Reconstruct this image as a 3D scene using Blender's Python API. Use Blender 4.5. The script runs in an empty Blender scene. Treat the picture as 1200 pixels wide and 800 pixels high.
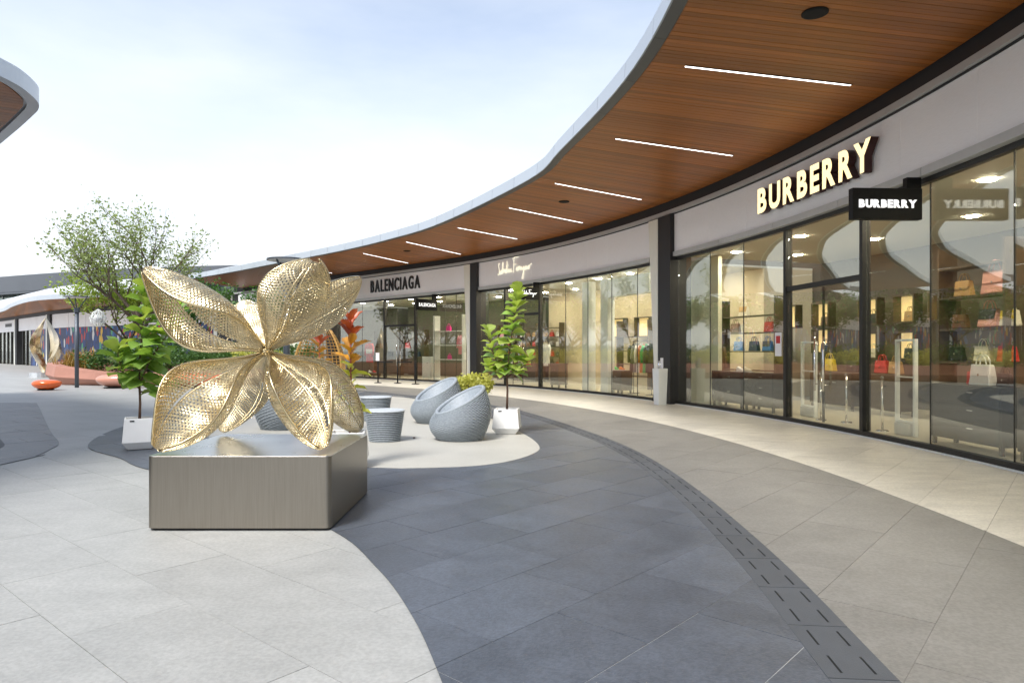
import bpy, math, random
import numpy as np
from mathutils import Vector, Matrix

scene = bpy.context.scene
COL = scene.collection
PI = math.pi
rnd = random.Random(7)

# ------------------------------------------------------------------ camera, sky, sun, exposure
cam_d = bpy.data.cameras.new('camera'); cam = bpy.data.objects.new('camera', cam_d); COL.objects.link(cam)
cam.location = (0, 0, 1.5); cam.rotation_euler = (math.radians(90), 0, 0)
cam_d.sensor_width = 36; cam_d.lens = 24; cam_d.shift_y = 10/1200; cam_d.clip_start = .05; cam_d.clip_end = 2000
scene.camera = cam

SUN_EL, SUN_AZ = 55, 212          # azimuth in degrees from +Y clockwise: from behind the left shoulder
w = bpy.data.worlds.new('World'); scene.world = w; w.use_nodes = True
nt = w.node_tree; nt.nodes.clear()
wout = nt.nodes.new('ShaderNodeOutputWorld'); bg = nt.nodes.new('ShaderNodeBackground')
sky = nt.nodes.new('ShaderNodeTexSky'); sky.sky_type = 'NISHITA'; sky.sun_disc = False
sky.sun_elevation = math.radians(SUN_EL); sky.sun_rotation = math.radians(SUN_AZ)
sky.air_density = 1.0; sky.dust_density = 1.5; sky.ozone_density = 1.2
tc = nt.nodes.new('ShaderNodeTexCoord'); mp = nt.nodes.new('ShaderNodeMapping'); mp.inputs['Scale'].default_value = (1.0, 1.0, 3.2)
cn = nt.nodes.new('ShaderNodeTexNoise'); cn.inputs['Scale'].default_value = 1.7; cn.inputs['Detail'].default_value = 8; cn.inputs['Roughness'].default_value = .55
cr = nt.nodes.new('ShaderNodeMapRange'); cr.inputs['From Min'].default_value = .25; cr.inputs['From Max'].default_value = .75
cr.inputs['To Min'].default_value = .50; cr.inputs['To Max'].default_value = .92
cmx = nt.nodes.new('ShaderNodeMix'); cmx.data_type = 'RGBA'
cmx.inputs['B'].default_value = (4.95, 5.15, 5.4, 1)        # thin bright cloud, in the sky texture's own units
nt.links.new(tc.outputs['Generated'], mp.inputs['Vector']); nt.links.new(mp.outputs['Vector'], cn.inputs['Vector'])
sp_ = nt.nodes.new('ShaderNodeSeparateXYZ'); nt.links.new(tc.outputs['Generated'], sp_.inputs[0])
hz = nt.nodes.new('ShaderNodeMapRange'); hz.inputs['From Min'].default_value = 0; hz.inputs['From Max'].default_value = .55; hz.inputs['To Min'].default_value = .30; hz.inputs['To Max'].default_value = -.42
nt.links.new(sp_.outputs['Z'], hz.inputs['Value']); ad = nt.nodes.new('ShaderNodeMath'); ad.operation = 'ADD'; ad.use_clamp = True   # haze thickens towards the horizon
nt.links.new(cn.outputs['Fac'], cr.inputs['Value']); nt.links.new(cr.outputs['Result'], ad.inputs[0]); nt.links.new(hz.outputs['Result'], ad.inputs[1]); nt.links.new(ad.outputs[0], cmx.inputs['Factor'])
nt.links.new(sky.outputs['Color'], cmx.inputs['A']); nt.links.new(cmx.outputs['Result'], bg.inputs['Color'])
bg.inputs['Strength'].default_value = .085
nt.links.new(bg.outputs['Background'], wout.inputs['Surface'])

sun_d = bpy.data.lights.new('sun', 'SUN'); sun = bpy.data.objects.new('sun', sun_d); COL.objects.link(sun)
sun_d.energy = 1.5; sun_d.angle = math.radians(16); sun_d.color = (1, .97, .92)
az = math.radians(SUN_AZ); el = math.radians(SUN_EL)
sdir = Vector((math.sin(az)*math.cos(el), math.cos(az)*math.cos(el), math.sin(el)))
sun.rotation_euler = sdir.to_track_quat('Z', 'Y').to_euler()

scene.view_settings.view_transform = 'Standard'; scene.view_settings.look = 'None'
scene.view_settings.exposure = 1.5; scene.view_settings.gamma = 1
scene.cycles.use_denoising = True; scene.cycles.max_bounces = 8; scene.cycles.transparent_max_bounces = 24
scene.cycles.sample_clamp_indirect = 6

# ------------------------------------------------------------------ helpers
def gpx(x, y):                      # photograph pixel on the ground -> plan position
    d = y-410; return ((x-600)*1.5/d, 1200/d)

class MB:
    def __init__(s): s.v = []; s.f = []; s.mi = []; s.cur = 0
    def face(s, *idx): s.f.append(idx); s.mi.append(s.cur)
    def add(s, vs, fs):
        b = len(s.v); s.v += [tuple(p) for p in vs]
        for f in fs: s.f.append(tuple(b+i for i in f)); s.mi.append(s.cur)
    def box(s, c, d, M=None):
        x, y, z = d[0]/2, d[1]/2, d[2]/2
        vs = [Vector((sx*x, sy*y, sz*z)) for sz in (-1, 1) for sy in (-1, 1) for sx in (-1, 1)]
        if M is not None: vs = [M @ p for p in vs]
        vs = [p+Vector(c) for p in vs]
        s.add(vs, [(0,2,3,1), (4,5,7,6), (0,1,5,4), (2,6,7,3), (0,4,6,2), (1,3,7,5)])
    def hexa(s, vs):                # 8 corners: bottom 4 ccw, top 4 ccw
        s.add(vs, [(3,2,1,0), (4,5,6,7), (0,1,5,4), (1,2,6,5), (2,3,7,6), (3,0,4,7)])
    def prism(s, poly, z0, z1, cap=True):
        n = len(poly)
        a = sum(poly[i][0]*poly[(i+1) % n][1]-poly[(i+1) % n][0]*poly[i][1] for i in range(n))
        if a < 0: poly = poly[::-1]
        vs = [(p[0], p[1], z0) for p in poly]+[(p[0], p[1], z1) for p in poly]
        fs = [(i, (i+1) % n, n+(i+1) % n, n+i) for i in range(n)]
        fs.append(tuple(range(n, 2*n)))
        if cap: fs.append(tuple(range(n-1, -1, -1)))
        s.add(vs, fs)
    def tube(s, pts, r, seg=8, closed=False, cap=True):
        pts = [Vector(p) for p in pts]; n = len(pts); b = len(s.v)
        rs = r if hasattr(r, '__len__') else [r]*n
        ref = None
        for i, p in enumerate(pts):
            if closed: t = pts[(i+1) % n]-pts[i-1]
            else: t = pts[min(i+1, n-1)]-pts[max(i-1, 0)]
            t.normalize()
            if ref is None: ref = Vector((0, 0, 1)) if abs(t.z) < .9 else Vector((1, 0, 0))
            x = ref - t*ref.dot(t)
            if x.length < 1e-5: x = t.orthogonal()
            x.normalize(); y = t.cross(x); ref = x
            for k in range(seg):
                a = 2*PI*k/seg; s.v.append(tuple(p+(x*math.cos(a)+y*math.sin(a))*rs[i]))
        for i in range(n if closed else n-1):
            for k in range(seg):
                a0 = b+i*seg+k; a1 = b+i*seg+(k+1) % seg
                j = (i+1) % n; b0 = b+j*seg+k; b1 = b+j*seg+(k+1) % seg
                s.face(a0, a1, b1, b0)
        if cap and not closed:
            s.face(*[b+k for k in range(seg-1, -1, -1)]); s.face(*[b+(n-1)*seg+k for k in range(seg)])
    def lathe(s, prof, seg=24, c=(0, 0, 0), cap=True):
        b = len(s.v)
        for r, z in prof:
            for k in range(seg):
                a = 2*PI*k/seg; s.v.append((c[0]+r*math.cos(a), c[1]+r*math.sin(a), c[2]+z))
        for i in range(len(prof)-1):
            for k in range(seg):
                s.face(b+i*seg+k, b+i*seg+(k+1) % seg, b+(i+1)*seg+(k+1) % seg, b+(i+1)*seg+k)
        if cap:
            s.face(*[b+k for k in range(seg-1, -1, -1)]); s.face(*[b+(len(prof)-1)*seg+k for k in range(seg)])
    def grid(s, nu, nv, fn, wrapu=False):
        b = len(s.v)
        for i in range(nu):
            for j in range(nv): s.v.append(tuple(fn(i/(nu if wrapu else nu-1), j/(nv-1))))
        for i in range(nu if wrapu else nu-1):
            for j in range(nv-1):
                i2 = (i+1) % nu
                s.face(b+i*nv+j, b+i2*nv+j, b+i2*nv+j+1, b+i*nv+j+1)
    def mesh(s, name, mats, smooth=False):
        me = bpy.data.meshes.new(name); me.from_pydata(s.v, [], s.f)
        for m in (mats if isinstance(mats, (list, tuple)) else [mats]): me.materials.append(m)
        if s.mi and max(s.mi) > 0: me.polygons.foreach_set('material_index', s.mi)
        if smooth: me.polygons.foreach_set('use_smooth', [True]*len(me.polygons))
        me.update(); return me
    def build(s, name, mats, parent=None, smooth=False, loc=(0, 0, 0), rz=0, bevel=0, seg=2):
        o = bpy.data.objects.new(name, s.mesh(name, mats, smooth)); COL.objects.link(o)
        o.location = loc; o.rotation_euler = (0, 0, rz); o.parent = parent
        if bevel:
            b = o.modifiers.new('bevel', 'BEVEL'); b.width = bevel; b.segments = seg; b.limit_method = 'ANGLE'; b.angle_limit = math.radians(35)
        return o

def inst(name, me, parent=None, loc=(0, 0, 0), rz=0, M=None):
    o = bpy.data.objects.new(name, me); COL.objects.link(o); o.parent = parent
    if M is not None: o.matrix_local = M
    else: o.location = loc; o.rotation_euler = (0, 0, rz)
    return o
def tag(o, label, cat, group=None):
    o['label'] = label; o['category'] = cat
    if group: o['group'] = group
    return o
def thing(name, label, cat, loc=(0, 0, 0), rz=0, group=None):
    o = bpy.data.objects.new(name, None); COL.objects.link(o); o.location = loc; o.rotation_euler = (0, 0, rz)
    o.empty_display_size = .2
    return tag(o, label, cat, group)
def struct(o): o['kind'] = 'structure'; return o
def stuff(o): o['kind'] = 'stuff'; return o

def spline(pts, per=8):              # Catmull-Rom through plan points
    out = []; n = len(pts)
    for i in range(n-1):
        p0 = pts[max(i-1, 0)]; p1 = pts[i]; p2 = pts[i+1]; p3 = pts[min(i+2, n-1)]
        for k in range(per):
            t = k/per
            out.append(tuple(.5*(2*b+(c-a)*t+(2*a-5*b+4*c-d)*t*t+(3*b-a-3*c+d)*t**3) for a, b, c, d in zip(p0, p1, p2, p3)))
    out.append(tuple(pts[-1])); return out
def inside(p, poly):
    x, y = p; r = False; j = len(poly)-1
    for i in range(len(poly)):
        xi, yi = poly[i]; xj, yj = poly[j]
        if (yi > y) != (yj > y) and x < (xj-xi)*(y-yi)/(yj-yi)+xi: r = not r
        j = i
    return r
def clip(poly, rect):                # poly clipped by a convex ccw rect
    for i in range(len(rect)):
        a = rect[i]; b = rect[(i+1) % len(rect)]; nx, ny = -(b[1]-a[1]), b[0]-a[0]
        d = [(p[0]-a[0])*nx+(p[1]-a[1])*ny for p in poly]
        out = []
        for k in range(len(poly)):
            p, q = poly[k-1], poly[k]; dp, dq = d[k-1], d[k]
            if (dp >= 0) != (dq >= 0):
                t = dp/(dp-dq); out.append((p[0]+(q[0]-p[0])*t, p[1]+(q[1]-p[1])*t))
            if dq >= 0: out.append(q)
        poly = out
        if len(poly) < 3: return []
    res = []
    for p in poly:
        if not res or math.hypot(p[0]-res[-1][0], p[1]-res[-1][1]) > 1e-4: res.append(p)
    if len(res) > 2 and math.hypot(res[0][0]-res[-1][0], res[0][1]-res[-1][1]) < 1e-4: res.pop()
    return res if len(res) > 2 else []
def area(poly): return abs(sum(poly[i-1][0]*poly[i][1]-poly[i][0]*poly[i-1][1] for i in range(len(poly))))/2

# ------------------------------------------------------------------ materials
def mat(name, col, rough=.5, metal=0., var=0., nscale=4., objvar=0., bump=0., bscale=60., spec=.5, coat=0., emit=0., stretch=(1, 1, 1), coord='Position', aniso=0., trans=0., stain=0.):
    m = bpy.data.materials.new(name); m.use_nodes = True; t = m.node_tree; N = t.nodes; L = t.links
    p = N['Principled BSDF']; p.inputs['Base Color'].default_value = (*col, 1); p.inputs['Roughness'].default_value = rough
    p.inputs['Metallic'].default_value = metal; p.inputs['Specular IOR Level'].default_value = spec; p.inputs['Coat Weight'].default_value = coat
    if aniso: p.inputs['Anisotropic'].default_value = aniso
    if emit: p.inputs['Emission Color'].default_value = (*col, 1); p.inputs['Emission Strength'].default_value = emit
    if var or objvar or bump:
        if coord == 'Position': src = N.new('ShaderNodeNewGeometry').outputs['Position']
        else: src = N.new('ShaderNodeTexCoord').outputs['Object']
        mp = N.new('ShaderNodeMapping'); mp.inputs['Scale'].default_value = stretch; L.new(src, mp.inputs['Vector'])
    fac = None
    if var:
        n = N.new('ShaderNodeTexNoise'); n.inputs['Scale'].default_value = nscale; n.inputs['Detail'].default_value = 7; n.inputs['Roughness'].default_value = .62
        L.new(mp.outputs[0], n.inputs['Vector'])
        r = N.new('ShaderNodeMapRange'); r.inputs['From Min'].default_value = .25; r.inputs['From Max'].default_value = .75
        r.inputs['To Min'].default_value = 1-var; r.inputs['To Max'].default_value = 1+var
        L.new(n.outputs['Fac'], r.inputs['Value']); fac = r.outputs['Result']
        rr = N.new('ShaderNodeMapRange'); rr.inputs['To Min'].default_value = max(.02, rough-.12*min(1, var*4)); rr.inputs['To Max'].default_value = min(1, rough+.12*min(1, var*4))
        L.new(n.outputs['Fac'], rr.inputs['Value']); L.new(rr.outputs['Result'], p.inputs['Roughness'])
    if objvar:
        oi = N.new('ShaderNodeObjectInfo'); r = N.new('ShaderNodeMapRange'); r.inputs['To Min'].default_value = 1-objvar; r.inputs['To Max'].default_value = 1+objvar
        L.new(oi.outputs['Random'], r.inputs['Value'])
        if fac is None: fac = r.outputs['Result']
        else:
            mm = N.new('ShaderNodeMath'); mm.operation = 'MULTIPLY'; L.new(fac, mm.inputs[0]); L.new(r.outputs['Result'], mm.inputs[1]); fac = mm.outputs[0]
    if stain:
        for sc_, a_, b_, w_ in ((.45, .3, .72, stain), (42., .38, .62, stain*.9), (1.9, .54, .70, -stain*1.1), (6.5, .60, .72, -stain*.9)):
            n = N.new('ShaderNodeTexNoise'); n.inputs['Scale'].default_value = sc_; n.inputs['Detail'].default_value = 9; n.inputs['Roughness'].default_value = .6; L.new(N.new('ShaderNodeNewGeometry').outputs['Position'], n.inputs['Vector'])
            r = N.new('ShaderNodeMapRange'); r.inputs['From Min'].default_value = a_; r.inputs['From Max'].default_value = b_
            r.inputs['To Min'].default_value = 1-abs(w_) if w_ > 0 else 1; r.inputs['To Max'].default_value = 1+w_*.6
            L.new(n.outputs['Fac'], r.inputs['Value']); mm = N.new('ShaderNodeMath'); mm.operation = 'MULTIPLY'; L.new(fac, mm.inputs[0]); L.new(r.outputs['Result'], mm.inputs[1]); fac = mm.outputs[0]
    if fac is not None:
        vm = N.new('ShaderNodeVectorMath'); vm.operation = 'SCALE'; vm.inputs[0].default_value = col
        L.new(fac, vm.inputs['Scale']); L.new(vm.outputs[0], p.inputs['Base Color'])
    if bump:
        n = N.new('ShaderNodeTexNoise'); n.inputs['Scale'].default_value = bscale; n.inputs['Detail'].default_value = 5; L.new(mp.outputs[0], n.inputs['Vector'])
        b = N.new('ShaderNodeBump'); b.inputs['Strength'].default_value = bump; b.inputs['Distance'].default_value = .01
        L.new(n.outputs['Fac'], b.inputs['Height']); L.new(b.outputs['Normal'], p.inputs['Normal'])
    if trans:
        o = N['Material Output']; tr = N.new('ShaderNodeBsdfTranslucent'); tr.inputs['Color'].default_value = (min(1, col[0]*1.5), min(1, col[1]*1.5), col[2]*.8, 1)
        mx = N.new('ShaderNodeMixShader'); mx.inputs[0].default_value = trans
        L.new(p.outputs[0], mx.inputs[1]); L.new(tr.outputs[0], mx.inputs[2]); L.new(mx.outputs[0], o.inputs['Surface'])
    return m

M = {}
M['slab'] = mat('light grey stone slab', (.385, .39, .375), .5, var=.09, nscale=2.2, objvar=.04, bump=.2, bscale=70, stretch=(1, 1.8, 1), stain=.12)
M['dark_slab'] = mat('blue grey basalt slab', (.086, .10, .124), .42, var=.22, nscale=2.6, objvar=.12, bump=.25, bscale=70, stain=.20)
M['grey_slab'] = mat('warm grey granite slab', (.205, .199, .184), .55, var=.13, nscale=2.4, objvar=.045, bump=.25, bscale=70, stretch=(1, 1.5, 1), stain=.15)
M['cream_slab'] = mat('cream streaked stone slab', (.64, .61, .53), .42, var=.17, nscale=1.8, objvar=.05, bump=.1, bscale=60, stretch=(1.0, 3.2, 1), stain=.12)
M['patch'] = mat('pale resin paving', (.47, .46, .415), .55, var=.05, nscale=.9, bump=.12, bscale=200, stain=.06)
M['joint_light'] = mat('pale joint mortar', (.16, .155, .145), .9)
M['joint_dark'] = mat('grey joint mortar', (.46, .47, .47), .9)
M['drain_stone'] = mat('charcoal drain cover', (.072, .08, .092), .6, var=.1, nscale=6, objvar=.12, bump=.2, bscale=180)
M['black'] = mat('black void', (.008, .008, .008), .9)
M['wood'] = mat('brown timber board', (.36, .125, .024), .40, var=.35, nscale=3.0, objvar=.24, bump=.1, bscale=30, stretch=(.6, 22, 22), coord='Object')
M['alu'] = mat('light grey aluminium panel', (.50, .54, .58), .34, metal=.35, var=.03, nscale=1.2, objvar=.03)
M['lip'] = mat('dark grey soffit lip', (.10, .105, .11), .4, metal=.3, var=.05)
M['roofpanel'] = mat('pale roof sheet', (.70, .72, .74), .4, metal=.1, var=.03, nscale=.8, objvar=.02)
M['fascia'] = mat('lilac white woven panel', (.95, .945, .95), .6, var=.05, nscale=3, bump=.25, bscale=40, stretch=(3, 3, 30))
M['gap'] = mat('panel gap strip', (.97, .97, .97), .6)
M['dark_metal'] = mat('dark bronze metal', (.035, .034, .032), .38, metal=.5, var=.08, nscale=6)
M['bulkhead'] = mat('charcoal bulkhead', (.022, .022, .024), .55, var=.08, nscale=3)
M['trim'] = mat('grey steel trim', (.52, .53, .52), .35, metal=.2, var=.05, nscale=4, objvar=.06)
M['cream_col'] = mat('cream painted steel', (.84, .83, .73), .4, var=.03, nscale=4)
M['steel'] = mat('brushed steel', (.33, .30, .255), .33, metal=1, var=.10, nscale=5, stretch=(22, 22, .6), aniso=.5)  # brownish tint stands for the floor reflected in the plinth front
M['steel_top'] = mat('steel top lightened for sky', (.82, .83, .84), .28, metal=1, var=.08, nscale=2.5)  # lighter than the body: sky reflection on the plinth top put into the colour
M['chrome'] = mat('polished chrome', (.75, .75, .74), .12, metal=1)
M['brass'] = mat('pale brass weave', (.72, .61, .39), .33, metal=1, var=.25, nscale=22)  # colour noise adds dapples that stand in for reflections in the weave
M['brass_rim'] = mat('brass rim', (.66, .54, .32), .25, metal=1, var=.1, nscale=10)
M['flame'] = mat('champagne polished metal', (.80, .66, .45), .2, metal=1, var=.18, nscale=2.5)
M['wicker'] = mat('grey wicker', (.31, .35, .385), .5, var=.22, nscale=30, bump=.3, bscale=150)
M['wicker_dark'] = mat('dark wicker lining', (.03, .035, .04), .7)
M['white_pot'] = mat('white concrete planter', (.84, .84, .83), .45, var=.03, nscale=5, bump=.05, bscale=80)
M['dark_pot'] = mat('dark zinc planter', (.12, .125, .13), .4, metal=.5, var=.06, nscale=5)
M['soil'] = mat('dark soil', (.05, .035, .025), .95, var=.3, nscale=40, bump=.6, bscale=60)
M['bark'] = mat('brown bark', (.13, .095, .065), .85, var=.3, nscale=18, bump=.6, bscale=50, stretch=(1, 1, .3))
M['stem'] = mat('brown stem', (.16, .09, .06), .7, var=.2, nscale=20)
M['fig1'] = mat('dark green fig leaf', (.25, .40, .085), .3, var=.25, nscale=9, objvar=.28, coat=.15, trans=.35)
M['fig2'] = mat('bright green fig leaf', (.40, .50, .12), .32, var=.22, nscale=9, objvar=.25, coat=.15, trans=.4)
M['croton_red'] = mat('copper red leaf', (.42, .09, .035), .35, var=.3, nscale=14, objvar=.3, trans=.25)
M['croton_org'] = mat('amber orange leaf', (.50, .24, .03), .35, var=.3, nscale=14, objvar=.25, trans=.25)
M['croton_yel'] = mat('yellow edged green leaf', (.46, .47, .07), .35, var=.45, nscale=12, objvar=.3, trans=.25)
M['tree_leaf'] = mat('olive tree leaf', (.24, .30, .11), .5, var=.35, nscale=1.3, trans=.3)
M['lime_leaf'] = mat('lime tree leaf', (.27, .36, .05), .5, var=.35, nscale=1.2, trans=.35)
M['mid_leaf'] = mat('green tree leaf', (.085, .20, .04), .5, var=.4, nscale=1.2, trans=.3)
M['hedge_leaf'] = mat('hedge leaf', (.07, .15, .03), .5, var=.45, nscale=2.5, trans=.2)
M['shrub_leaf'] = mat('yellow green shrub leaf', (.52, .52, .13), .5, var=.35, nscale=9, trans=.3)
M['fire_leaf'] = mat('orange grass blade', (.35, .22, .05), .5, var=.6, nscale=3, trans=.2)
M['terracotta'] = mat('pink terracotta concrete', (.42, .20, .145), .65, var=.10, nscale=2, bump=.2, bscale=30)
M['orange'] = mat('orange glossy fibreglass', (.72, .125, .018), .22, coat=.4, var=.04, nscale=2)
M['pink'] = mat('salmon fibreglass', (.62, .29, .205), .3, coat=.3, var=.04, nscale=2)
M['post'] = mat('slate grey painted steel', (.085, .10, .12), .4, metal=.4)
M['lamp_disc'] = mat('pale lamp disc', (.66, .68, .68), .4)
M['rattan'] = mat('golden rattan', (.48, .27, .07), .45, var=.25, nscale=20)
M['roof_dark'] = mat('slate roof edge', (.13, .14, .155), .45, metal=.3, var=.06, nscale=.6)
M['cream_wall'] = mat('cream plaster wall', (.70, .68, .52), .6, var=.03, nscale=2)
M['beige_wall'] = mat('beige shop wall', (.50, .43, .30), .6, var=.05, nscale=2)
M['dark_wall'] = mat('dark shop wall', (.09, .08, .062), .6, var=.1, nscale=2)
M['ceiling'] = mat('shop ceiling', (.6, .58, .5), .7)
M['shop_floor'] = mat('shop stone floor', (.42, .38, .29), .3, var=.08, nscale=1.2)
M['cabinet'] = mat('black lacquered cabinet', (.03, .028, .025), .25, var=.05)
M['shelf'] = mat('dark timber shelf', (.085, .06, .035), .4, var=.2, nscale=8)
M['white'] = mat('white lacquer', (.78, .80, .78), .35)
M['letter_face'] = mat('cream lit letter face', (1.0, .80, .42), .4, emit=.5)
M['letter_ivory'] = mat('ivory letter', (.95, .9, .72), .4, emit=.25)
M['letter_side'] = mat('oxblood letter side', (.05, .012, .01), .35)
M['letter_black'] = mat('black letter', (.012, .012, .013), .4)
M['letter_white'] = mat('white letter face', (.95, .95, .95), .5, emit=.35)
M['sign_black'] = mat('black sign box', (.006, .006, .006), .5, spec=.2)
M['strip'] = mat('white strip light diffuser', (.92, .92, .90), .5, emit=2.2)
M['shop_lamp'] = mat('warm shop lamp', (1.0, .90, .72), .5, emit=115)
M['niche'] = mat('warm lit niche', (1.0, .74, .34), .5, emit=.28)
M['paper'] = mat('white printed card', (.82, .80, .80), .6)

def glassmat(name, tint, f0, rough=0.0):
    m = bpy.data.materials.new(name); m.use_nodes = True; t = m.node_tree; N = t.nodes; L = t.links; N.clear()
    o = N.new('ShaderNodeOutputMaterial'); tr = N.new('ShaderNodeBsdfTransparent'); tr.inputs[0].default_value = (*tint, 1)
    g = N.new('ShaderNodeBsdfGlossy'); g.inputs['Color'].default_value = (.98, .99, .93, 1); g.inputs['Roughness'].default_value = rough
    geo = N.new('ShaderNodeNewGeometry'); dt = N.new('ShaderNodeVectorMath'); dt.operation = 'DOT_PRODUCT'
    L.new(geo.outputs['Normal'], dt.inputs[0]); L.new(geo.outputs['Incoming'], dt.inputs[1])
    def mth(op, a, b=None):
        n = N.new('ShaderNodeMath'); n.operation = op
        for i, q in enumerate((a, b)):
            if q is None: continue
            if isinstance(q, (int, float)): n.inputs[i].default_value = q
            else: L.new(q, n.inputs[i])
        return n.outputs[0]
    c = mth('ABSOLUTE', dt.outputs['Value']); k = mth('POWER', mth('SUBTRACT', 1., c), 5.)       # Schlick, the same from both sides of a thin pane
    f = mth('ADD', mth('MULTIPLY', k, 1-f0), f0)
    n = N.new('ShaderNodeTexNoise'); n.inputs['Scale'].default_value = .55; b = N.new('ShaderNodeBump'); b.inputs['Strength'].default_value = .012; b.inputs['Distance'].default_value = .1
    L.new(geo.outputs['Position'], n.inputs['Vector']); L.new(n.outputs['Fac'], b.inputs['Height']); L.new(b.outputs[0], g.inputs['Normal'])
    mx = N.new('ShaderNodeMixShader'); L.new(f, mx.inputs[0]); L.new(tr.outputs[0], mx.inputs[1]); L.new(g.outputs[0], mx.inputs[2]); L.new(mx.outputs[0], o.inputs['Surface'])
    return m
M['glass'] = glassmat('storefront glass', (.985, .99, .945), .13)
M['far_glass'] = glassmat('pale curtain glass', (.55, .68, .66), .2)

def hoarding_mat():
    m = bpy.data.materials.new('printed blue hoarding'); m.use_nodes = True; t = m.node_tree; N = t.nodes; L = t.links; p = N['Principled BSDF']; p.inputs['Roughness'].default_value = .45
    tc = N.new('ShaderNodeTexCoord'); mp = N.new('ShaderNodeMapping'); mp.inputs['Scale'].default_value = (1.7, 1.7, .72); L.new(tc.outputs['Object'], mp.inputs[0])
    v = N.new('ShaderNodeTexVoronoi'); v.inputs['Scale'].default_value = 2.0; L.new(mp.outputs[0], v.inputs['Vector'])
    sp = N.new('ShaderNodeSeparateColor'); L.new(v.outputs['Color'], sp.inputs[0])
    r = N.new('ShaderNodeValToRGB'); r.color_ramp.interpolation = 'CONSTANT'; e = r.color_ramp.elements
    cols = [(0, (.012, .03, .12)), (.34, (.01, .045, .2)), (.52, (.02, .12, .36)), (.62, (.5, .03, .03)), (.72, (.75, .45, .03)), (.81, (.7, .7, .68)), (.88, (.02, .02, .05)), (.93, (.08, .4, .2))]
    e[0].position = 0; e[0].color = (*cols[0][1], 1); e[1].position = cols[1][0]; e[1].color = (*cols[1][1], 1)
    for q, c in cols[2:]: x = e.new(q); x.color = (*c, 1)
    L.new(sp.outputs[0], r.inputs[0])
    ms = N.new('ShaderNodeMath'); ms.operation = 'LESS_THAN'; ms.inputs[1].default_value = .62; L.new(v.outputs['Distance'], ms.inputs[0])
    mx = N.new('ShaderNodeMix'); mx.data_type = 'RGBA'; mx.inputs['A'].default_value = (.008, .022, .11, 1); L.new(ms.outputs[0], mx.inputs['Factor']); L.new(r.outputs[0], mx.inputs['B'])
    L.new(mx.outputs['Result'], p.inputs['Base Color']); return m
M['hoarding'] = hoarding_mat()

def ground_mat():
    m = mat('plaza stone', (.385, .39, .375), .5, var=.09, nscale=2.2, bump=.1, bscale=90, stain=.12)
    t = m.node_tree; N = t.nodes; L = t.links; p = N['Principled BSDF']
    vm = [n for n in N if n.type == 'VECT_MATH'][0]
    geo = N.new('ShaderNodeNewGeometry'); mp = N.new('ShaderNodeMapping'); mp.inputs['Rotation'].default_value = (0, 0, math.radians(40)); L.new(geo.outputs['Position'], mp.inputs[0])
    b = N.new('ShaderNodeTexBrick'); b.inputs['Scale'].default_value = 1; b.inputs['Brick Width'].default_value = 1.24; b.inputs['Row Height'].default_value = .62; b.inputs['Mortar Size'].default_value = .003
    b.inputs['Color1'].default_value = (1, 1, 1, 1); b.inputs['Color2'].default_value = (.93, .93, .93, 1); b.inputs['Mortar'].default_value = (.6, .6, .6, 1)
    L.new(mp.outputs[0], b.inputs['Vector'])
    mx = N.new('ShaderNodeMix'); mx.data_type = 'RGBA'; mx.blend_type = 'MULTIPLY'; mx.inputs['Factor'].default_value = 1
    L.new(vm.outputs[0], mx.inputs['A']); L.new(b.outputs['Color'], mx.inputs['B']); L.new(mx.outputs['Result'], p.inputs['Base Color'])
    return m
M['ground'] = ground_mat()

# ------------------------------------------------------------------ plan geometry
FC = (-26.1, 8.5); FR = 32.3; SK = 26.0
def phi(s): return min(s, SK)/FR
def P(s, off=0.):
    a = phi(s); c, n = math.cos(a), math.sin(a)
    x, y = FC[0]+FR*c, FC[1]+FR*n
    if s > SK: x += -n*(s-SK); y += c*(s-SK)
    return (x+c*off, y+n*off)
def s_at(px, off=0.):
    lo, hi = -12., 80.
    for _ in range(60):
        m = (lo+hi)/2; x, y = P(m, off)
        if 600+800*x/max(y, .1) > px: lo = m
        else: hi = m
    return (lo+hi)/2
def z_at(py, s, off=0.): return 1.5+(410-py)/800*P(s, off)[1]
def rz_at(s): return phi(s)-PI/2          # local +Y points into the shop, +X to the right of someone facing in

def arc(c, r, a0, a1, n): return [(c[0]+r*math.cos(a0+(a1-a0)*i/n), c[1]+r*math.sin(a0+(a1-a0)*i/n)) for i in range(n+1)]
drain_out = spline([(1.05, -3.5), (1.35, -1), (1.58, 1.2), (1.743, 3.085), (1.845, 4.12), (1.9, 4.84), (1.945, 5.8), (1.972, 6.82), (1.966, 8.05), (1.91, 9.23), (1.776, 10.5), (1.5, 12.0), (.78, 14.9), (-.05, 17.4), (-1.55, 20.2), (-3.54, 22.7), (-5.74, 25.2), (-9.0, 28.2)], 8)
drain_in = []
for i, p in enumerate(drain_out):
    a_ = drain_out[max(i-1, 0)]; c_ = drain_out[min(i+1, len(drain_out)-1)]; q_ = math.dist(a_, c_); drain_in.append((p[0]-(c_[1]-a_[1])/q_*.31, p[1]+(c_[0]-a_[0])/q_*.31))
cream_in = arc((-26.1, 6.5), 30.0, -.34, 1.02, 90)
facade_line = [P(s, .02) for s in np.linspace(-10, 40, 90)]

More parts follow.
